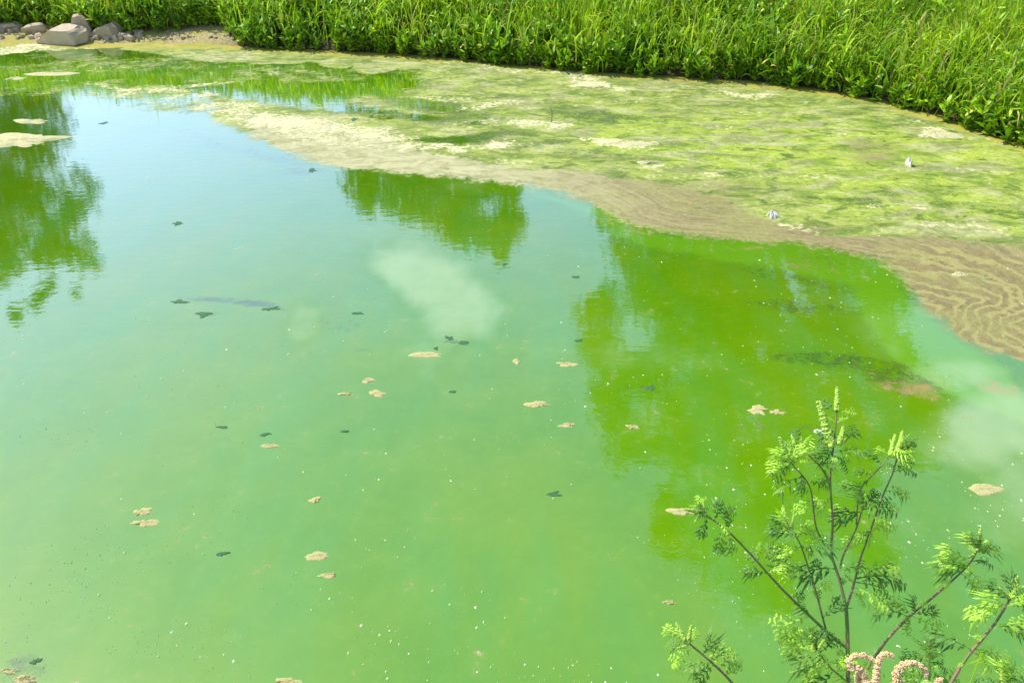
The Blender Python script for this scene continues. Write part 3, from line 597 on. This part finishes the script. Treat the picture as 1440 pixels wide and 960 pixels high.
for i, (u_, v_, a_, b_, lb) in enumerate([(311, 778, 20, 7, 'dark curled rotting leaf near the bottom left'), (777, 694, 26, 7, 'dark wet leaf floating below the centre'), (315, 600, 18, 4, 'dark green sliver left of the pale flat scum sliver'),
        (374, 610, 16, 6, 'blurred dark fleck just above the pale flat scum sliver'), (250, 315, 14, 7, 'dark speck of weed alone on the pale blue water at left'), (252, 425, 28, 6, 'dark twig of weed at the left end of the dark strand'),
        (288, 443, 28, 8, 'dark weed fleck below the dark strand'), (380, 434, 22, 7, 'dark weed tuft at the right end of the dark strand'), (503, 440, 18, 4, 'dark sliver left of the pale painted reflection'),
        (632, 475, 14, 6, 'dark crumb on the pale painted reflection, left of a pair'), (650, 481, 18, 6, 'dark crumb on the pale painted reflection, right of a pair'), (612, 490, 8, 5, 'dark bit right above the long tan scum strip'),
        (710, 372, 8, 5, 'dark speck below the mirrored willow tip'), (809, 389, 10, 5, 'dark speck on blue water beside the mirrored tree'), (486, 607, 12, 4, 'faint dark fleck below the centre-left flakes'),
        (634, 551, 12, 4, 'dim dark fleck between the tan flakes in mid pond'), (815, 479, 14, 4, 'dark sliver at the left edge of the big mirrored tree'), (440, 240, 12, 6, 'dark lump where the tan scum band meets blue water'),
        (146, 173, 10, 4, 'dark speck on blue water beside the far left mirrored tree'), (50, 930, 14, 12, 'dark lump in shallow water near the bottom left corner'), (500, 168, 10, 5, 'dark twig end in the cream scum field'), (913, 545, 16, 8, 'dark clot on the mirrored tree')]):
    floater(D, u_, v_, a_ * .85, b_ * .8, lb, DC, 'debris', 60 + i, .003, .75)
floater('white_litter', 1085, 303, 15, 8, 'crumpled white scrap of litter on the tan scum band', 'litter', 'white', 90, .05, .4)
floater('white_litter', 1277, 232, 6, 6, 'tiny upright white scrap in the lime green scum near the right bank', 'litter', 'white', 91, .10, .2)
floater('feather', 1158, 606, 26, 6, 'white and grey feather afloat behind the weed top', 'feather', 'white', 92, .012, .3)
# the tiny seeds and bubbles strewn over everything
nd = 4200; uu = rng.uniform(-60, 1500, nd); vv = 330 + 640 * rng.random(nd) ** .75; dens = fbm(uu / 110, vv / 60, 3); kp = rng.random(nd) < sstep(.40, .66, dens); uu, vv = uu[kp], vv[kp]
xx, yy = ground_pt(uu, vv); vs, fs = [], []
for i in range(len(xx)):
    r0 = random.choice((.0015, .002, .002, .0028, .0028, .004, .006)) * random.uniform(.7, 1.2) * (.6 + .10 * yy[i]); o = len(vs); k = 6; st_ = random.uniform(.6, 1.6)
    vs.append((xx[i], yy[i], .003 + r0 * .5))
    for s_ in range(k): q = s_ / k * 6.283; rr_ = r0 * random.uniform(.6, 1.3); vs.append((xx[i] + rr_ * st_ * math.cos(q), yy[i] + rr_ * 1.5 * math.sin(q), .001))
    for s_ in range(k): fs.append((o, o + 1 + s_, o + 1 + (s_ + 1) % k))
t = NT('seed_fluff'); ge = t.n('ShaderNodeNewGeometry').outputs['Random Per Island']; M['seed'] = t.done(t.principled(t.mix(ge, (.30, .52, .14), (.72, .78, .50)), .7, .3))
me = bpy.data.meshes.new('floating_seeds'); me.from_pydata(vs, [], fs); sd_o = link('floating_seeds', me, M['seed']); tag(sd_o, 'tiny pale seeds and bubbles strewn over the green water', 'seeds', kind='stuff')

# a few lone dead stalks at the far edge
for u_, v_, h_, lb in ((565, 78, .30, 'pale broken stalk standing in the shallow water before the far weeds'), (775, 172, .22, 'short dead twig sticking up from the scum field'), (1438, 200, .45, 'orange-brown dead stalk at the right edge of the bank')):
    x, y = map(float, ground_pt(u_, v_)); ts = tubes([[(0, 0, -.05), (.01, 0, h_ * .5), (-.015, .01, h_)], [(0, 0, h_ * .4), (.05, 0, h_ * .7)]], [[.012, .010, .006], [.005, .002]], 6, (.5, .9, 1))
    o = leafy('dead_stalk', ts, M['stem']); o.location = (x, y, 0); tag(o, lb, 'stalk')

# ------------------------------------------------------------------ foreground weeds on the near bank
t = NT('ragweed_leaf'); at = t.n('ShaderNodeObjectInfo').outputs['Random']; tc = t.n('ShaderNodeTexCoord').outputs['Object']
c = t.mix(t.ss(at, .1, .9), (.030, .15, .012), (.52, .82, .06)); c = t.mix(t.math('MULTIPLY', t.noise(tc, 60, 3), .5), c, (.30, .52, .10))
pr = t.principled(c, .5, .4); tr = t.n('ShaderNodeBsdfTranslucent'); t.set(tr.inputs[0], t.mix(1.0, c, (1.1, 1.1, .4), 'MULTIPLY')); M['rleaf'] = t.done(t.mixs(.2, pr, tr.outputs[0]))
t = NT('ragweed_stem'); tc = t.n('ShaderNodeTexCoord').outputs['Object']; n1 = t.noise(t.mapping(tc, (20, 20, 8)), 3, 4)
M['rstem'] = t.done(t.principled(t.mix(t.ss(n1, .38, .62), (.14, .24, .05), (.30, .17, .11)), .6, .35, t.bump(n1, .4, .002)))
t = NT('ragweed_spike'); tc = t.n('ShaderNodeTexCoord').outputs['Object']; n1 = t.noise(tc, 220, 3, .6)
M['spike'] = t.done(t.principled(t.mix(n1, (.22, .42, .03), (.66, .82, .14)), .6, .3, **{'Subsurface Weight': .1}))
t = NT('bleached_florets'); tc = t.n('ShaderNodeTexCoord').outputs['Object']; n1 = t.noise(tc, 160, 3, .6)
M['floret'] = t.done(t.principled(t.mix(n1, (.66, .40, .18), (.92, .72, .42)), .8, .2))

def lobed_leaf(seed, L=.075):
    """deeply cut leaf, midrib along +Y, face up +Z."""
    r_ = random.Random(seed); vs, fs = [], []
    def blade(p, d, ln, wd, zc):
        n_ = Vector((-d.y, d.x, 0)); o = len(vs); prof = [(0, .35), (.35, 1), (.7, .75), (1, .02)]
        for f, w_ in prof:
            c_ = p + d * ln * f; z_ = c_.z - zc * f * f * ln
            for s_ in (-1, 0, 1): q = c_ + n_ * (wd / 2 * w_ * s_); vs.append((q.x, q.y, z_ + (abs(s_)) * wd * .18 * w_))
        for i in range(3):
            for j in range(2): a_ = o + i * 3 + j; fs.append((a_, a_ + 1, a_ + 4, a_ + 3))
    def rib(f): return Vector((math.sin(f * 2 + seed) * .03 * L, f * L, .12 * L * math.sin(f * 2.6) - .25 * L * f * f))
    for i in range(7): a_ = rib(i / 7); b_ = rib((i + 1) / 7); blade(a_, (b_ - a_).normalized(), (b_ - a_).length * 1.15, .0032, 0)
    n = 4
    for i in range(n):
        f = .22 + .72 * i / n; ln = L * .44 * math.sin(math.pi * (.22 + .68 * (1 - i / n))) * r_.uniform(.8, 1.15)
        for s_ in (-1, 1):
            an = R(52 - 18 * f + r_.uniform(-8, 8)) * s_; d = Vector((math.sin(an), math.cos(an), r_.uniform(-.15, .2)))
            p = rib(f); blade(p, d, ln, .0058, 1.5)
            for k in range(2 if ln > .014 else 1):
                for s2 in (-1, 1): a2 = an + s2 * R(42); blade(p + d * ln * (.38 + .28 * k), Vector((math.sin(a2), math.cos(a2), r_.uniform(-.2, .2))), ln * (.42 - .12 * k), .0042, 1)
    p = rib(.98); blade(p, Vector((0, 1, -.3)).normalized(), L * .14, .005, 1)
    me = bpy.data.meshes.new('leaf'); me.from_pydata([tuple(v) for v in vs], [], fs); me.materials.append(M['rleaf'])
    for p in me.polygons: p.use_smooth = True
    return me
LEAVES = [lobed_leaf(k) for k in range(5)]
def beads(name, path, rad_fn, bead, step, mat, seed=0, per=6):
    """a spike of small rounded heads set round an axis."""
    r_ = random.Random(seed); bm = bmesh.new(); P_ = [Vector(p) for p in path]; seg = []
    tot = sum((P_[i + 1] - P_[i]).length for i in range(len(P_) - 1)); n = max(4, int(tot / step))
    for k in range(n + 1):
        f = k / n; d_ = f * tot; i = 0
        while i < len(P_) - 2 and d_ > (P_[i + 1] - P_[i]).length: d_ -= (P_[i + 1] - P_[i]).length; i += 1
        dr_ = (P_[i + 1] - P_[i]).normalized(); c_ = P_[i] + dr_ * d_; a_ = dr_.orthogonal().normalized(); b_ = dr_.cross(a_)
        m_ = per if f < .93 else 2
        for j in range(m_):
            q = j / m_ * 6.283 + k * .7 + r_.uniform(-.2, .2); rr_ = rad_fn(f)
            pos = c_ + (a_ * math.cos(q) + b_ * math.sin(q)) * rr_ * (r_.uniform(.6, 1.15) if per > 9 else 1)
            g = bmesh.ops.create_icosphere(bm, subdivisions=1, radius=bead * r_.uniform(.6, 1.3) * (1 - .35 * f))
            bmesh.ops.translate(bm, verts=g['verts'], vec=pos)
    me = bpy.data.meshes.new(name); bm.to_mesh(me); bm.free(); me.materials.append(mat)
    for p in me.polygons: p.use_smooth = True
    return me
SPIKES = [beads('flower_spike', [(0, 0, 0), (.002 * (k - 1), .001, .018 + .004 * k), (.003 * (k - 1), 0, .034 + .008 * k)], lambda f: .0036 * (1 - .6 * f), .0027, .0023, M['spike'], k) for k in range(3)]

def orient(o, d, rollv=None):
    """point local +Z (spikes) or +Y (leaves) along d"""
    o.rotation_mode = 'QUATERNION'; o.rotation_quaternion = rollv
def add_leaf(parent, inv, p, d, size, k):
    d = d.normalized(); up = Vector((random.uniform(-.5, .5), random.uniform(-.6, .1), 1)); zz = (up - d * up.dot(d)).normalized(); xx = d.cross(zz)
    m_ = Matrix((( xx.x, d.x, zz.x, p.x), (xx.y, d.y, zz.y, p.y), (xx.z, d.z, zz.z, p.z), (0, 0, 0, 1)))
    o = link('leaf', LEAVES[k % 5], None, parent); o.matrix_basis = inv @ m_ @ Matrix.Scale(size * 1.0, 4)
def add_spike(parent, inv, p, d, size, k):
    m_ = Matrix.Translation(p) @ d.to_track_quat('Z', 'Y').to_matrix().to_4x4() @ Matrix.Scale(size * .95, 4)
    o = link('flower_spike', SPIKES[k % 3], None, parent); o.matrix_basis = inv @ m_
_k = [0]
def branch(root, rloc, path, r0, r1, name='branch', leaves=(), spikes=(), tip=True, dens=26):
    """path: (u, v, depth). leaves/spikes: explicit; the rest follow the branch."""
    pts = [space_pt(*p) for p in path]; sm = [pts[0]]
    for i in range(len(pts) - 1):                                   # gentle catmull smoothing
        a0 = pts[max(0, i - 1)]; a1, a2 = pts[i], pts[i + 1]; a3 = pts[min(len(pts) - 1, i + 2)]
        for q in (.25, .5, .75, 1): sm.append(.5 * ((2 * a1) + (a2 - a0) * q + (2 * a0 - 5 * a1 + 4 * a2 - a3) * q * q + (3 * a1 - a0 - 3 * a2 + a3) * q ** 3))
    n = len(sm); rad = [.86 * (r0 + (r1 - r0) * i / (n - 1)) for i in range(n)]
    loc = sm[0]; v, f, tt = tubes([[p - loc for p in sm]], [rad], 7)
    b = link(name, np_mesh(name, v, f), M['rstem'], root); b.location = loc - rloc; inv = Matrix.Translation(-loc)
    rnd = random.Random(int(path[-1][0] * 7 + path[-1][1]))
    for (u_, v_, dp, du, dv, sz) in leaves:                          # leaf from a node towards a pixel offset
        p = space_pt(u_, v_, dp); q = space_pt(u_ + du, v_ + dv, dp + rnd.uniform(-.03, .03)); _k[0] += 1
        add_leaf(b, inv, p, q - p, sz, _k[0])
    for (u_, v_, dp, du, dv, sz) in spikes:
        p = space_pt(u_, v_, dp); q = space_pt(u_ + du, v_ + dv, dp + rnd.uniform(-.01, .01)); _k[0] += 1
        add_spike(b, inv, p, q - p, sz, _k[0])
    for j in range(6, n - 3, 5):                                     # small leaves at the nodes up the branch
        for _ in range(1):
            dd = Vector((rnd.uniform(-1, 1), rnd.uniform(-1, 1), rnd.uniform(-.2, .8))); _k[0] += 1; add_leaf(b, inv, sm[j], dd, rnd.uniform(.16, .42), _k[0])
    if tip:                                                          # clustered young leaves and spikes at the end
        P0 = sm[-1]; D0 = (sm[-1] - sm[-4]).normalized()
        for j in range(4):
            base = sm[-1 - rnd.choice((0, 1, 1, 2, 3))]; dd = Vector((rnd.uniform(-1, 1), rnd.uniform(-1, 1), rnd.uniform(-.25, .9))); _k[0] += 1
            add_leaf(b, inv, base, dd + D0 * .6, rnd.uniform(.28, .55), _k[0])
    return b
def plant(name, label, base, cat='weed', group=None):
    rl = space_pt(*base); z_ = float(ground_h(np.array([rl.x]), np.array([rl.y]))[0]); r_ = empty(name, (rl.x, rl.y, z_)); tag(r_, label, cat, group); return r_, Vector((rl.x, rl.y, z_))
Dp = 1.25
root, rl = plant('ragweed_plant', 'tallest feathery weed with many upright branches, rooted on the near bank at right', (1192, 1180, 1.22))
S_ = lambda u_, v_, d_=Dp, du=0, dv=-30, s_=1.0: (u_, v_, d_, du, dv, s_)
def gl(path): return path
trunk_path = [(1200, 1330, 1.30), (1196, 1150, 1.27), (1193, 1020, 1.25), (1192, 905, 1.25), (1190, 855, 1.25)]
zb = space_pt(1200, 1330, 1.30)
branch(root, rl, trunk_path, .0048, .0036, 'main_stem', tip=False, leaves=[(1192, 930, 1.25, -60, 10, .9), (1193, 945, 1.25, 50, -5, .9), (1191, 905, 1.25, -30, -12, .7)])
branch(root, rl, [(1190, 855, 1.25), (1182, 820, 1.25), (1176, 800, 1.25), (1169, 775, 1.25), (1171, 735, 1.25), (1168, 690, 1.25), (1168, 662, 1.25), (1173, 620, 1.24), (1176, 590, 1.24), (1177, 572, 1.24)], .0032, .0014, tip=False,
       leaves=[(1173, 636, 1.245, 42, -8, .55), (1173, 634, 1.245, -34, -2, .5), (1172, 640, 1.245, 30, 22, .55), (1173, 632, 1.24, -22, 16, .5), (1177, 580, 1.24, 30, -4, .4), (1177, 582, 1.24, -24, -22, .45), (1176, 596, 1.24, -14, -12, .35), (1174, 616, 1.24, 40, -18, .5),
               (1168, 700, 1.25, -26, 14, .5), (1176, 800, 1.25, -60, 6, .9), (1181, 803, 1.25, 50, -12, .8), (1169, 760, 1.25, -40, -18, .5), (1175, 606, 1.24, -30, 4, .4)],
       spikes=[S_(1177, 576, 1.24, 0, -30, .95), S_(1168, 626, 1.235, -9, -40, 1.55), S_(1180, 624, 1.235, 5, -34, 1.0), S_(1160, 626, 1.24, -10, -18, .7), S_(1186, 622, 1.25, 16, -14, .5)])
branch(root, rl, [(1168, 685, 1.25), (1158, 662, 1.245), (1142, 644, 1.24), (1128, 634, 1.235), (1118, 630, 1.235)], .0018, .0011,
       leaves=[(1140, 643, 1.24, 24, -30, .4), (1150, 652, 1.24, 18, 22, .5), (1128, 636, 1.24, -34, 22, .55)], spikes=[S_(1118, 632, 1.235, -8, -26, .8), S_(1125, 634, 1.235, 2, -22, .6)])
branch(root, rl, [(1160, 767, 1.25), (1148, 742, 1.245), (1144, 715, 1.24), (1140, 688, 1.24), (1130, 670, 1.235), (1117, 656, 1.235), (1108, 646, 1.23)], .0018, .0011,
       leaves=[(1130, 672, 1.235, -50, 18, .7), (1134, 676, 1.235, 38, 6, .6), (1118, 658, 1.235, -42, -4, .55), (1112, 650, 1.23, -30, 26, .55), (1142, 700, 1.24, -38, 34, .5), (1126, 664, 1.24, 6, 34, .5)], spikes=[S_(1108, 648, 1.23, -8, -26, .9), S_(1102, 650, 1.23, -10, -20, .7), S_(1114, 646, 1.23, 4, -22, .6)])
branch(root, rl, [(1181, 799, 1.25), (1186, 780, 1.25), (1196, 760, 1.255), (1206, 738, 1.26), (1212, 716, 1.26), (1215, 706, 1.26)], .0020, .0012,
       leaves=[(1212, 716, 1.26, 60, -4, .8), (1210, 722, 1.26, 56, 20, .7), (1210, 720, 1.26, -46, 12, .7), (1206, 730, 1.26, -40, -18, .6), (1213, 712, 1.26, 30, -30, .5)], spikes=[S_(1213, 712, 1.26, -6, -22, .85), S_(1218, 712, 1.26, 10, -14, .7)])
branch(root, rl, [(1204, 738, 1.262), (1207, 700, 1.265), (1212, 684, 1.27), (1226, 669, 1.27), (1244, 650, 1.27), (1252, 638, 1.27)], .0016, .0011, leaves=[(1226, 669, 1.27, -34, -14, .4), (1240, 654, 1.27, -26, -32, .45)], spikes=[S_(1252, 640, 1.27, 8, -26, .8)])
branch(root, rl, [(1190, 855, 1.25), (1197, 834, 1.255), (1203, 812, 1.26), (1210, 785, 1.265), (1224, 746, 1.27), (1240, 700, 1.275), (1255, 666, 1.275), (1262, 640, 1.27), (1264, 630, 1.27)], .0026, .0013,
       leaves=[(1224, 746, 1.27, 44, -16, .75), (1222, 750, 1.27, -30, 12, .5), (1203, 815, 1.26, 92, -6, 1.15), (1202, 818, 1.26, 84, 14, 1.0), (1205, 806, 1.26, 78, -22, .9), (1200, 825, 1.26, 58, 30, .8), (1198, 832, 1.26, 30, 20, .5), (1256, 664, 1.27, 52, -6, .65), (1258, 660, 1.27, 38, -24, .5), (1248, 680, 1.275, 34, 16, .5), (1236, 708, 1.27, 44, 6, .55)],
       spikes=[S_(1263, 634, 1.27, 4, -30, 1.1), S_(1268, 640, 1.27, 14, -16, .6), S_(1258, 636, 1.27, -4, -14, .5)])
branch(root, rl, [(1166, 900, 1.25), (1158, 872, 1.245), (1146, 826, 1.24), (1135, 792, 1.24), (1126, 766, 1.235), (1116, 750, 1.235), (1106, 742, 1.23)], .0022, .0011,
       leaves=[(1126, 768, 1.235, 44, -4, .7), (1128, 770, 1.235, -40, 8, .7), (1116, 752, 1.235, -40, -12, .6), (1120, 756, 1.23, 34, -26, .5), (1140, 812, 1.24, -46, -18, .6), (1146, 830, 1.24, 28, -14, .4), (1156, 868, 1.245, 30, -28, .6)], spikes=[S_(1106, 744, 1.23, -4, -26, .95), S_(1113, 746, 1.23, 4, -18, .6)])
branch(root, rl, [(1193, 912, 1.25), (1172, 896, 1.245), (1135, 862, 1.235), (1103, 831, 1.225), (1080, 806, 1.215), (1053, 776, 1.205), (1021, 744, 1.195), (995, 726, 1.19), (982, 719, 1.185)], .0030, .0013,
       leaves=[(1080, 806, 1.215, 10, -44, .65), (1078, 806, 1.215, 40, -20, .6), (1074, 800, 1.215, -24, -30, .5), (1078, 806, 1.215, -30, -4, .5), (1021, 744, 1.195, 14, 36, .5), (1019, 742, 1.195, -10, 30, .55), (1022, 744, 1.195, 10, -32, .5), (1002, 730, 1.19, -26, -22, .5), (1004, 732, 1.19, 10, -32, .45), (996, 727, 1.19, -12, 32, .45),
               (1060, 782, 1.207, 24, -28, .4), (1140, 866, 1.235, -60, 18, .9), (1150, 876, 1.24, -50, 36, .8), (1138, 866, 1.235, -20, -34, .5)], spikes=[S_(984, 720, 1.185, -20, -4, .7), S_(992, 724, 1.19, -2, -18, .5), S_(986, 724, 1.19, -8, 10, .5)])
branch(root, rl, [(1193, 960, 1.25), (1182, 950, 1.235), (1168, 938, 1.23), (1155, 922, 1.225), (1146, 910, 1.22)], .0020, .0011,
       leaves=[(1158, 926, 1.225, -52, 2, .75), (1160, 928, 1.225, -44, 28, .7), (1150, 914, 1.22, -40, -22, .7), (1152, 916, 1.22, 32, -26, .6), (1164, 934, 1.225, 40, -8, .6), (1148, 912, 1.22, -50, -6, .7), (1170, 942, 1.23, -30, 34, .7), (1172, 944, 1.23, 30, 20, .6)], spikes=[S_(1144, 914, 1.22, -6, -24, .8), S_(1150, 914, 1.22, 8, -14, .6)])
root2, rl2 = plant('ragweed_plant', 'smallest feathery weed, a single leaning stem left of the tallest one at the bottom edge', (1120, 1300, 1.10), group='feathery weeds on the near bank')
branch(root2, rl2, [(1120, 1150, 1.12), (1070, 1010, 1.12), (1030, 960, 1.12), (1002, 932, 1.12), (975, 909, 1.12), (962, 898, 1.12)], .0030, .0013, 'main_stem',
       leaves=[(1002, 932, 1.12, -46, 4, .6), (1004, 934, 1.12, -24, 26, .5), (1000, 930, 1.12, 14, -34, .5), (1010, 940, 1.12, 22, -26, .5), (988, 920, 1.12, 20, -26, .5), (976, 910, 1.12, -44, 26, .6), (1018, 948, 1.12, 30, -20, .45)], spikes=[S_(962, 898, 1.12, -14, -24, .8), S_(968, 902, 1.12, 4, -22, .7), S_(966, 908, 1.12, -14, 2, .5)])
root3, rl3 = plant('ragweed_plant', 'feathery weed with one reddish stem leaning right, between the tallest weed and the right edge', (1150, 1200, 1.32), group='feathery weeds on the near bank')
branch(root3, rl3, [(1140, 1180, 1.35), (1190, 1000, 1.33), (1236, 914, 1.32), (1277, 868, 1.32), (1305, 845, 1.32), (1332, 822, 1.32), (1358, 798, 1.32), (1370, 782, 1.32), (1375, 770, 1.32)], .0034, .0014, 'main_stem',
       leaves=[(1278, 868, 1.32, -44, -12, .8), (1282, 864, 1.32, 42, 22, .8), (1280, 866, 1.32, -24, -30, .6), (1284, 862, 1.32, 6, -34, .5), (1278, 868, 1.32, 0, 36, .5), (1285, 862, 1.32, 36, -6, .5), (1360, 796, 1.32, -62, -12, .8), (1362, 794, 1.32, -56, 8, .7), (1364, 790, 1.32, -48, -28, .7), (1358, 798, 1.32, 26, 26, .6),
               (1366, 788, 1.32, 46, 2, .6), (1372, 780, 1.32, -14, -40, .55), (1374, 776, 1.32, 34, -16, .5), (1350, 806, 1.32, 40, 34, .5), (1362, 792, 1.32, 10, 34, .4)], spikes=[S_(1376, 772, 1.32, 3, -30, .95), S_(1371, 776, 1.32, -10, -14, .6), S_(1382, 776, 1.32, 14, -8, .6), S_(1369, 780, 1.32, -8, 4, .5)])
root4, rl4 = plant('ragweed_plant', 'feathery weed with a thick pale stem cut by the right edge of the view', (1280, 1150, 1.22), group='feathery weeds on the near bank')
branch(root4, rl4, [(1270, 1160, 1.24), (1310, 1010, 1.23), (1337, 960, 1.22), (1360, 923, 1.22), (1383, 896, 1.22), (1401, 873, 1.22), (1412, 856, 1.22), (1422, 838, 1.22)], .0038, .0018, 'main_stem',
       leaves=[(1368, 914, 1.22, -56, -26, .9), (1370, 912, 1.22, 50, 16, .85), (1366, 916, 1.22, 44, 28, .7), (1395, 882, 1.22, 50, -8, .8), (1398, 878, 1.22, 44, 10, .6), (1412, 856, 1.22, -44, 4, .75), (1414, 852, 1.22, -42, -16, .7), (1418, 846, 1.22, -30, -34, .6), (1420, 842, 1.22, 34, 14, .6), (1424, 838, 1.22, -4, -40, .5)],
       spikes=[S_(1424, 838, 1.22, 4, -26, 1.1), S_(1430, 842, 1.22, 20, -10, .8), S_(1418, 840, 1.22, -10, -12, .6)])
root5, rl5 = plant('ragweed_plant', 'low feathery weed with one spike showing just right of the pink flower curls', (1300, 1200, 1.28), group='feathery weeds on the near bank')
branch(root5, rl5, [(1290, 1170, 1.30), (1300, 1020, 1.29), (1306, 960, 1.28), (1307, 930, 1.28), (1306, 922, 1.28)], .0026, .0014, 'main_stem',
       leaves=[(1306, 930, 1.28, -40, -10, .6), (1306, 932, 1.28, 42, 4, .6), (1307, 940, 1.28, 30, 26, .6), (1305, 936, 1.28, -36, 16, .6), (1306, 928, 1.28, 28, -22, .5), (1306, 944, 1.28, -44, 10, .8), (1306, 950, 1.28, 50, 4, .8)], spikes=[S_(1306, 924, 1.28, 1, -28, 1.0), S_(1300, 926, 1.28, -8, -6, .5), S_(1311, 926, 1.28, 8, -6, .5)])
root6, rl6 = plant('ragweed_plant', 'low feathery weed peeping in at the bottom right corner', (1400, 1200, 1.15), group='feathery weeds on the near bank')
branch(root6, rl6, [(1385, 1150, 1.18), (1405, 1010, 1.16), (1412, 970, 1.15), (1414, 955, 1.15)], .0026, .0014, 'main_stem',
       leaves=[(1414, 958, 1.15, -30, 2, .6), (1414, 958, 1.15, 34, -16, .7), (1414, 960, 1.15, 10, -40, .7), (1414, 962, 1.15, 40, 4, .6)], spikes=[S_(1412, 960, 1.15, -3, -28, 1.0)])
rf, rfl = plant('flowering_weed', 'weed with curled pale pink flower heads at the bottom edge below the tallest feathery weed', (1240, 1200, 1.12), 'flower')
ft = branch(rf, rfl, [(1230, 1160, 1.16), (1238, 1040, 1.14), (1240, 985, 1.12), (1238, 960, 1.12)], .0030, .0020, 'main_stem', tip=False)
for pth in ([(1222, 975, 1.12), (1216, 952, 1.12), (1208, 938, 1.12), (1198, 940, 1.12), (1192, 932, 1.12), (1200, 922, 1.12), (1214, 921, 1.12), (1228, 928, 1.12), (1240, 930, 1.12)],
            [(1231, 962, 1.115), (1233, 940, 1.115), (1237, 925, 1.115), (1244, 918, 1.115), (1254, 921, 1.115), (1257, 928, 1.115)],
            [(1262, 962, 1.11), (1260, 946, 1.11), (1268, 935, 1.11), (1282, 931, 1.11), (1296, 936, 1.11), (1303, 944, 1.11), (1300, 956, 1.11)],
            [(1210, 985, 1.13), (1207, 966, 1.13), (1205, 950, 1.13), (1210, 940, 1.13)], [(1246, 985, 1.11), (1252, 966, 1.11), (1264, 958, 1.11), (1276, 964, 1.11)], [(1310, 975, 1.11), (1318, 958, 1.11), (1326, 953, 1.11)]):
    pp = [space_pt(*q) for q in pth]; l0 = pp[0]
    o = link('flower_curl', beads('flower_curl', [q - l0 for q in pp], lambda f: .0052 * (1 - .45 * f) * (.6 + .5 * abs(math.sin(f * 31 + pth[0][0]))), .0015, .0015, M['floret'], int(pth[0][0]), 15), None, rf); o.location = l0 - rfl
    a_ = space_pt(1238, 985, 1.12); v, f, tt = tubes([[a_ - rfl, pp[0].lerp(a_, .5) - rfl, pp[0] - rfl]], [[.0018, .0015, .0012]], 5); link('stalk', np_mesh('stalk', v, f), M['rstem'], rf)
# grass blades on the near bank
for (bs, tp, wd, lb) in (((1346, 1120, 1.10), (1363, 918, 1.12), .006, 'single bright grass blade standing in front of the pale-stemmed weed'), ((1425, 1100, 1.08), (1437, 935, 1.12), .006, 'grass blade at the very right of the bottom edge')):
    p0, p1 = space_pt(*bs), space_pt(*tp); g0 = Vector((p0.x, p0.y, float(ground_h(np.array([p0.x]), np.array([p0.y]))[0]))); vs = []
    for k in range(7): f = k / 6; q = g0.lerp(p1, f) + Vector((.02 * math.sin(f * 2), 0, 0)) - g0; hw = wd * (1 - f ** 2.2) / 2 + .0003; vs += [(q.x - hw, q.y, q.z), (q.x, q.y + .0015, q.z), (q.x + hw, q.y, q.z)]
    v = np.array([tuple(a_) for a_ in vs]); f = np.array([(k * 3 + j, k * 3 + j + 1, k * 3 + j + 4, k * 3 + j + 3) for k in range(6) for j in range(2)])
    o = leafy('grass_blade', (v, f, np.tile([.9, 0, 1.1], (len(v), 1))), M['grass']); o.location = g0; tag(o, lb, 'grass blade')
# turf on the near bank, below the view
n = 9000; x = rng.uniform(-4, 5, n); y = rng.uniform(-2, 1.75, n); d = shore_d(x, y); ok = (d > .12) & ~((np.abs(x) < .35) & (np.abs(y) < .35)); x, y, d = x[ok], y[ok], d[ok]; z = ground_h(x, y, d); n = len(x)
lim_ = np.clip((CAM_H - y * 1.70) - z - .10, .04, .3); L = np.minimum(rng.uniform(.12, .30, n), lim_)
nt = leafy('near_turf', strips(np.stack([x, y, z - .01], -1), rng.uniform(0, 6.28, n), np.abs(rng.normal(0, .3, n)), rng.uniform(0, .8, n), L, rng.uniform(.004, .008, n), [.8, 1, .7, .05], tint_of(n, .5, .08)), M['grass']); tag(nt, 'short rough grass on the near bank', 'grass', kind='stuff')
print('TRIS', sum(len(o.data.polygons) * 2 for o in scn.objects if o.type == 'MESH'))
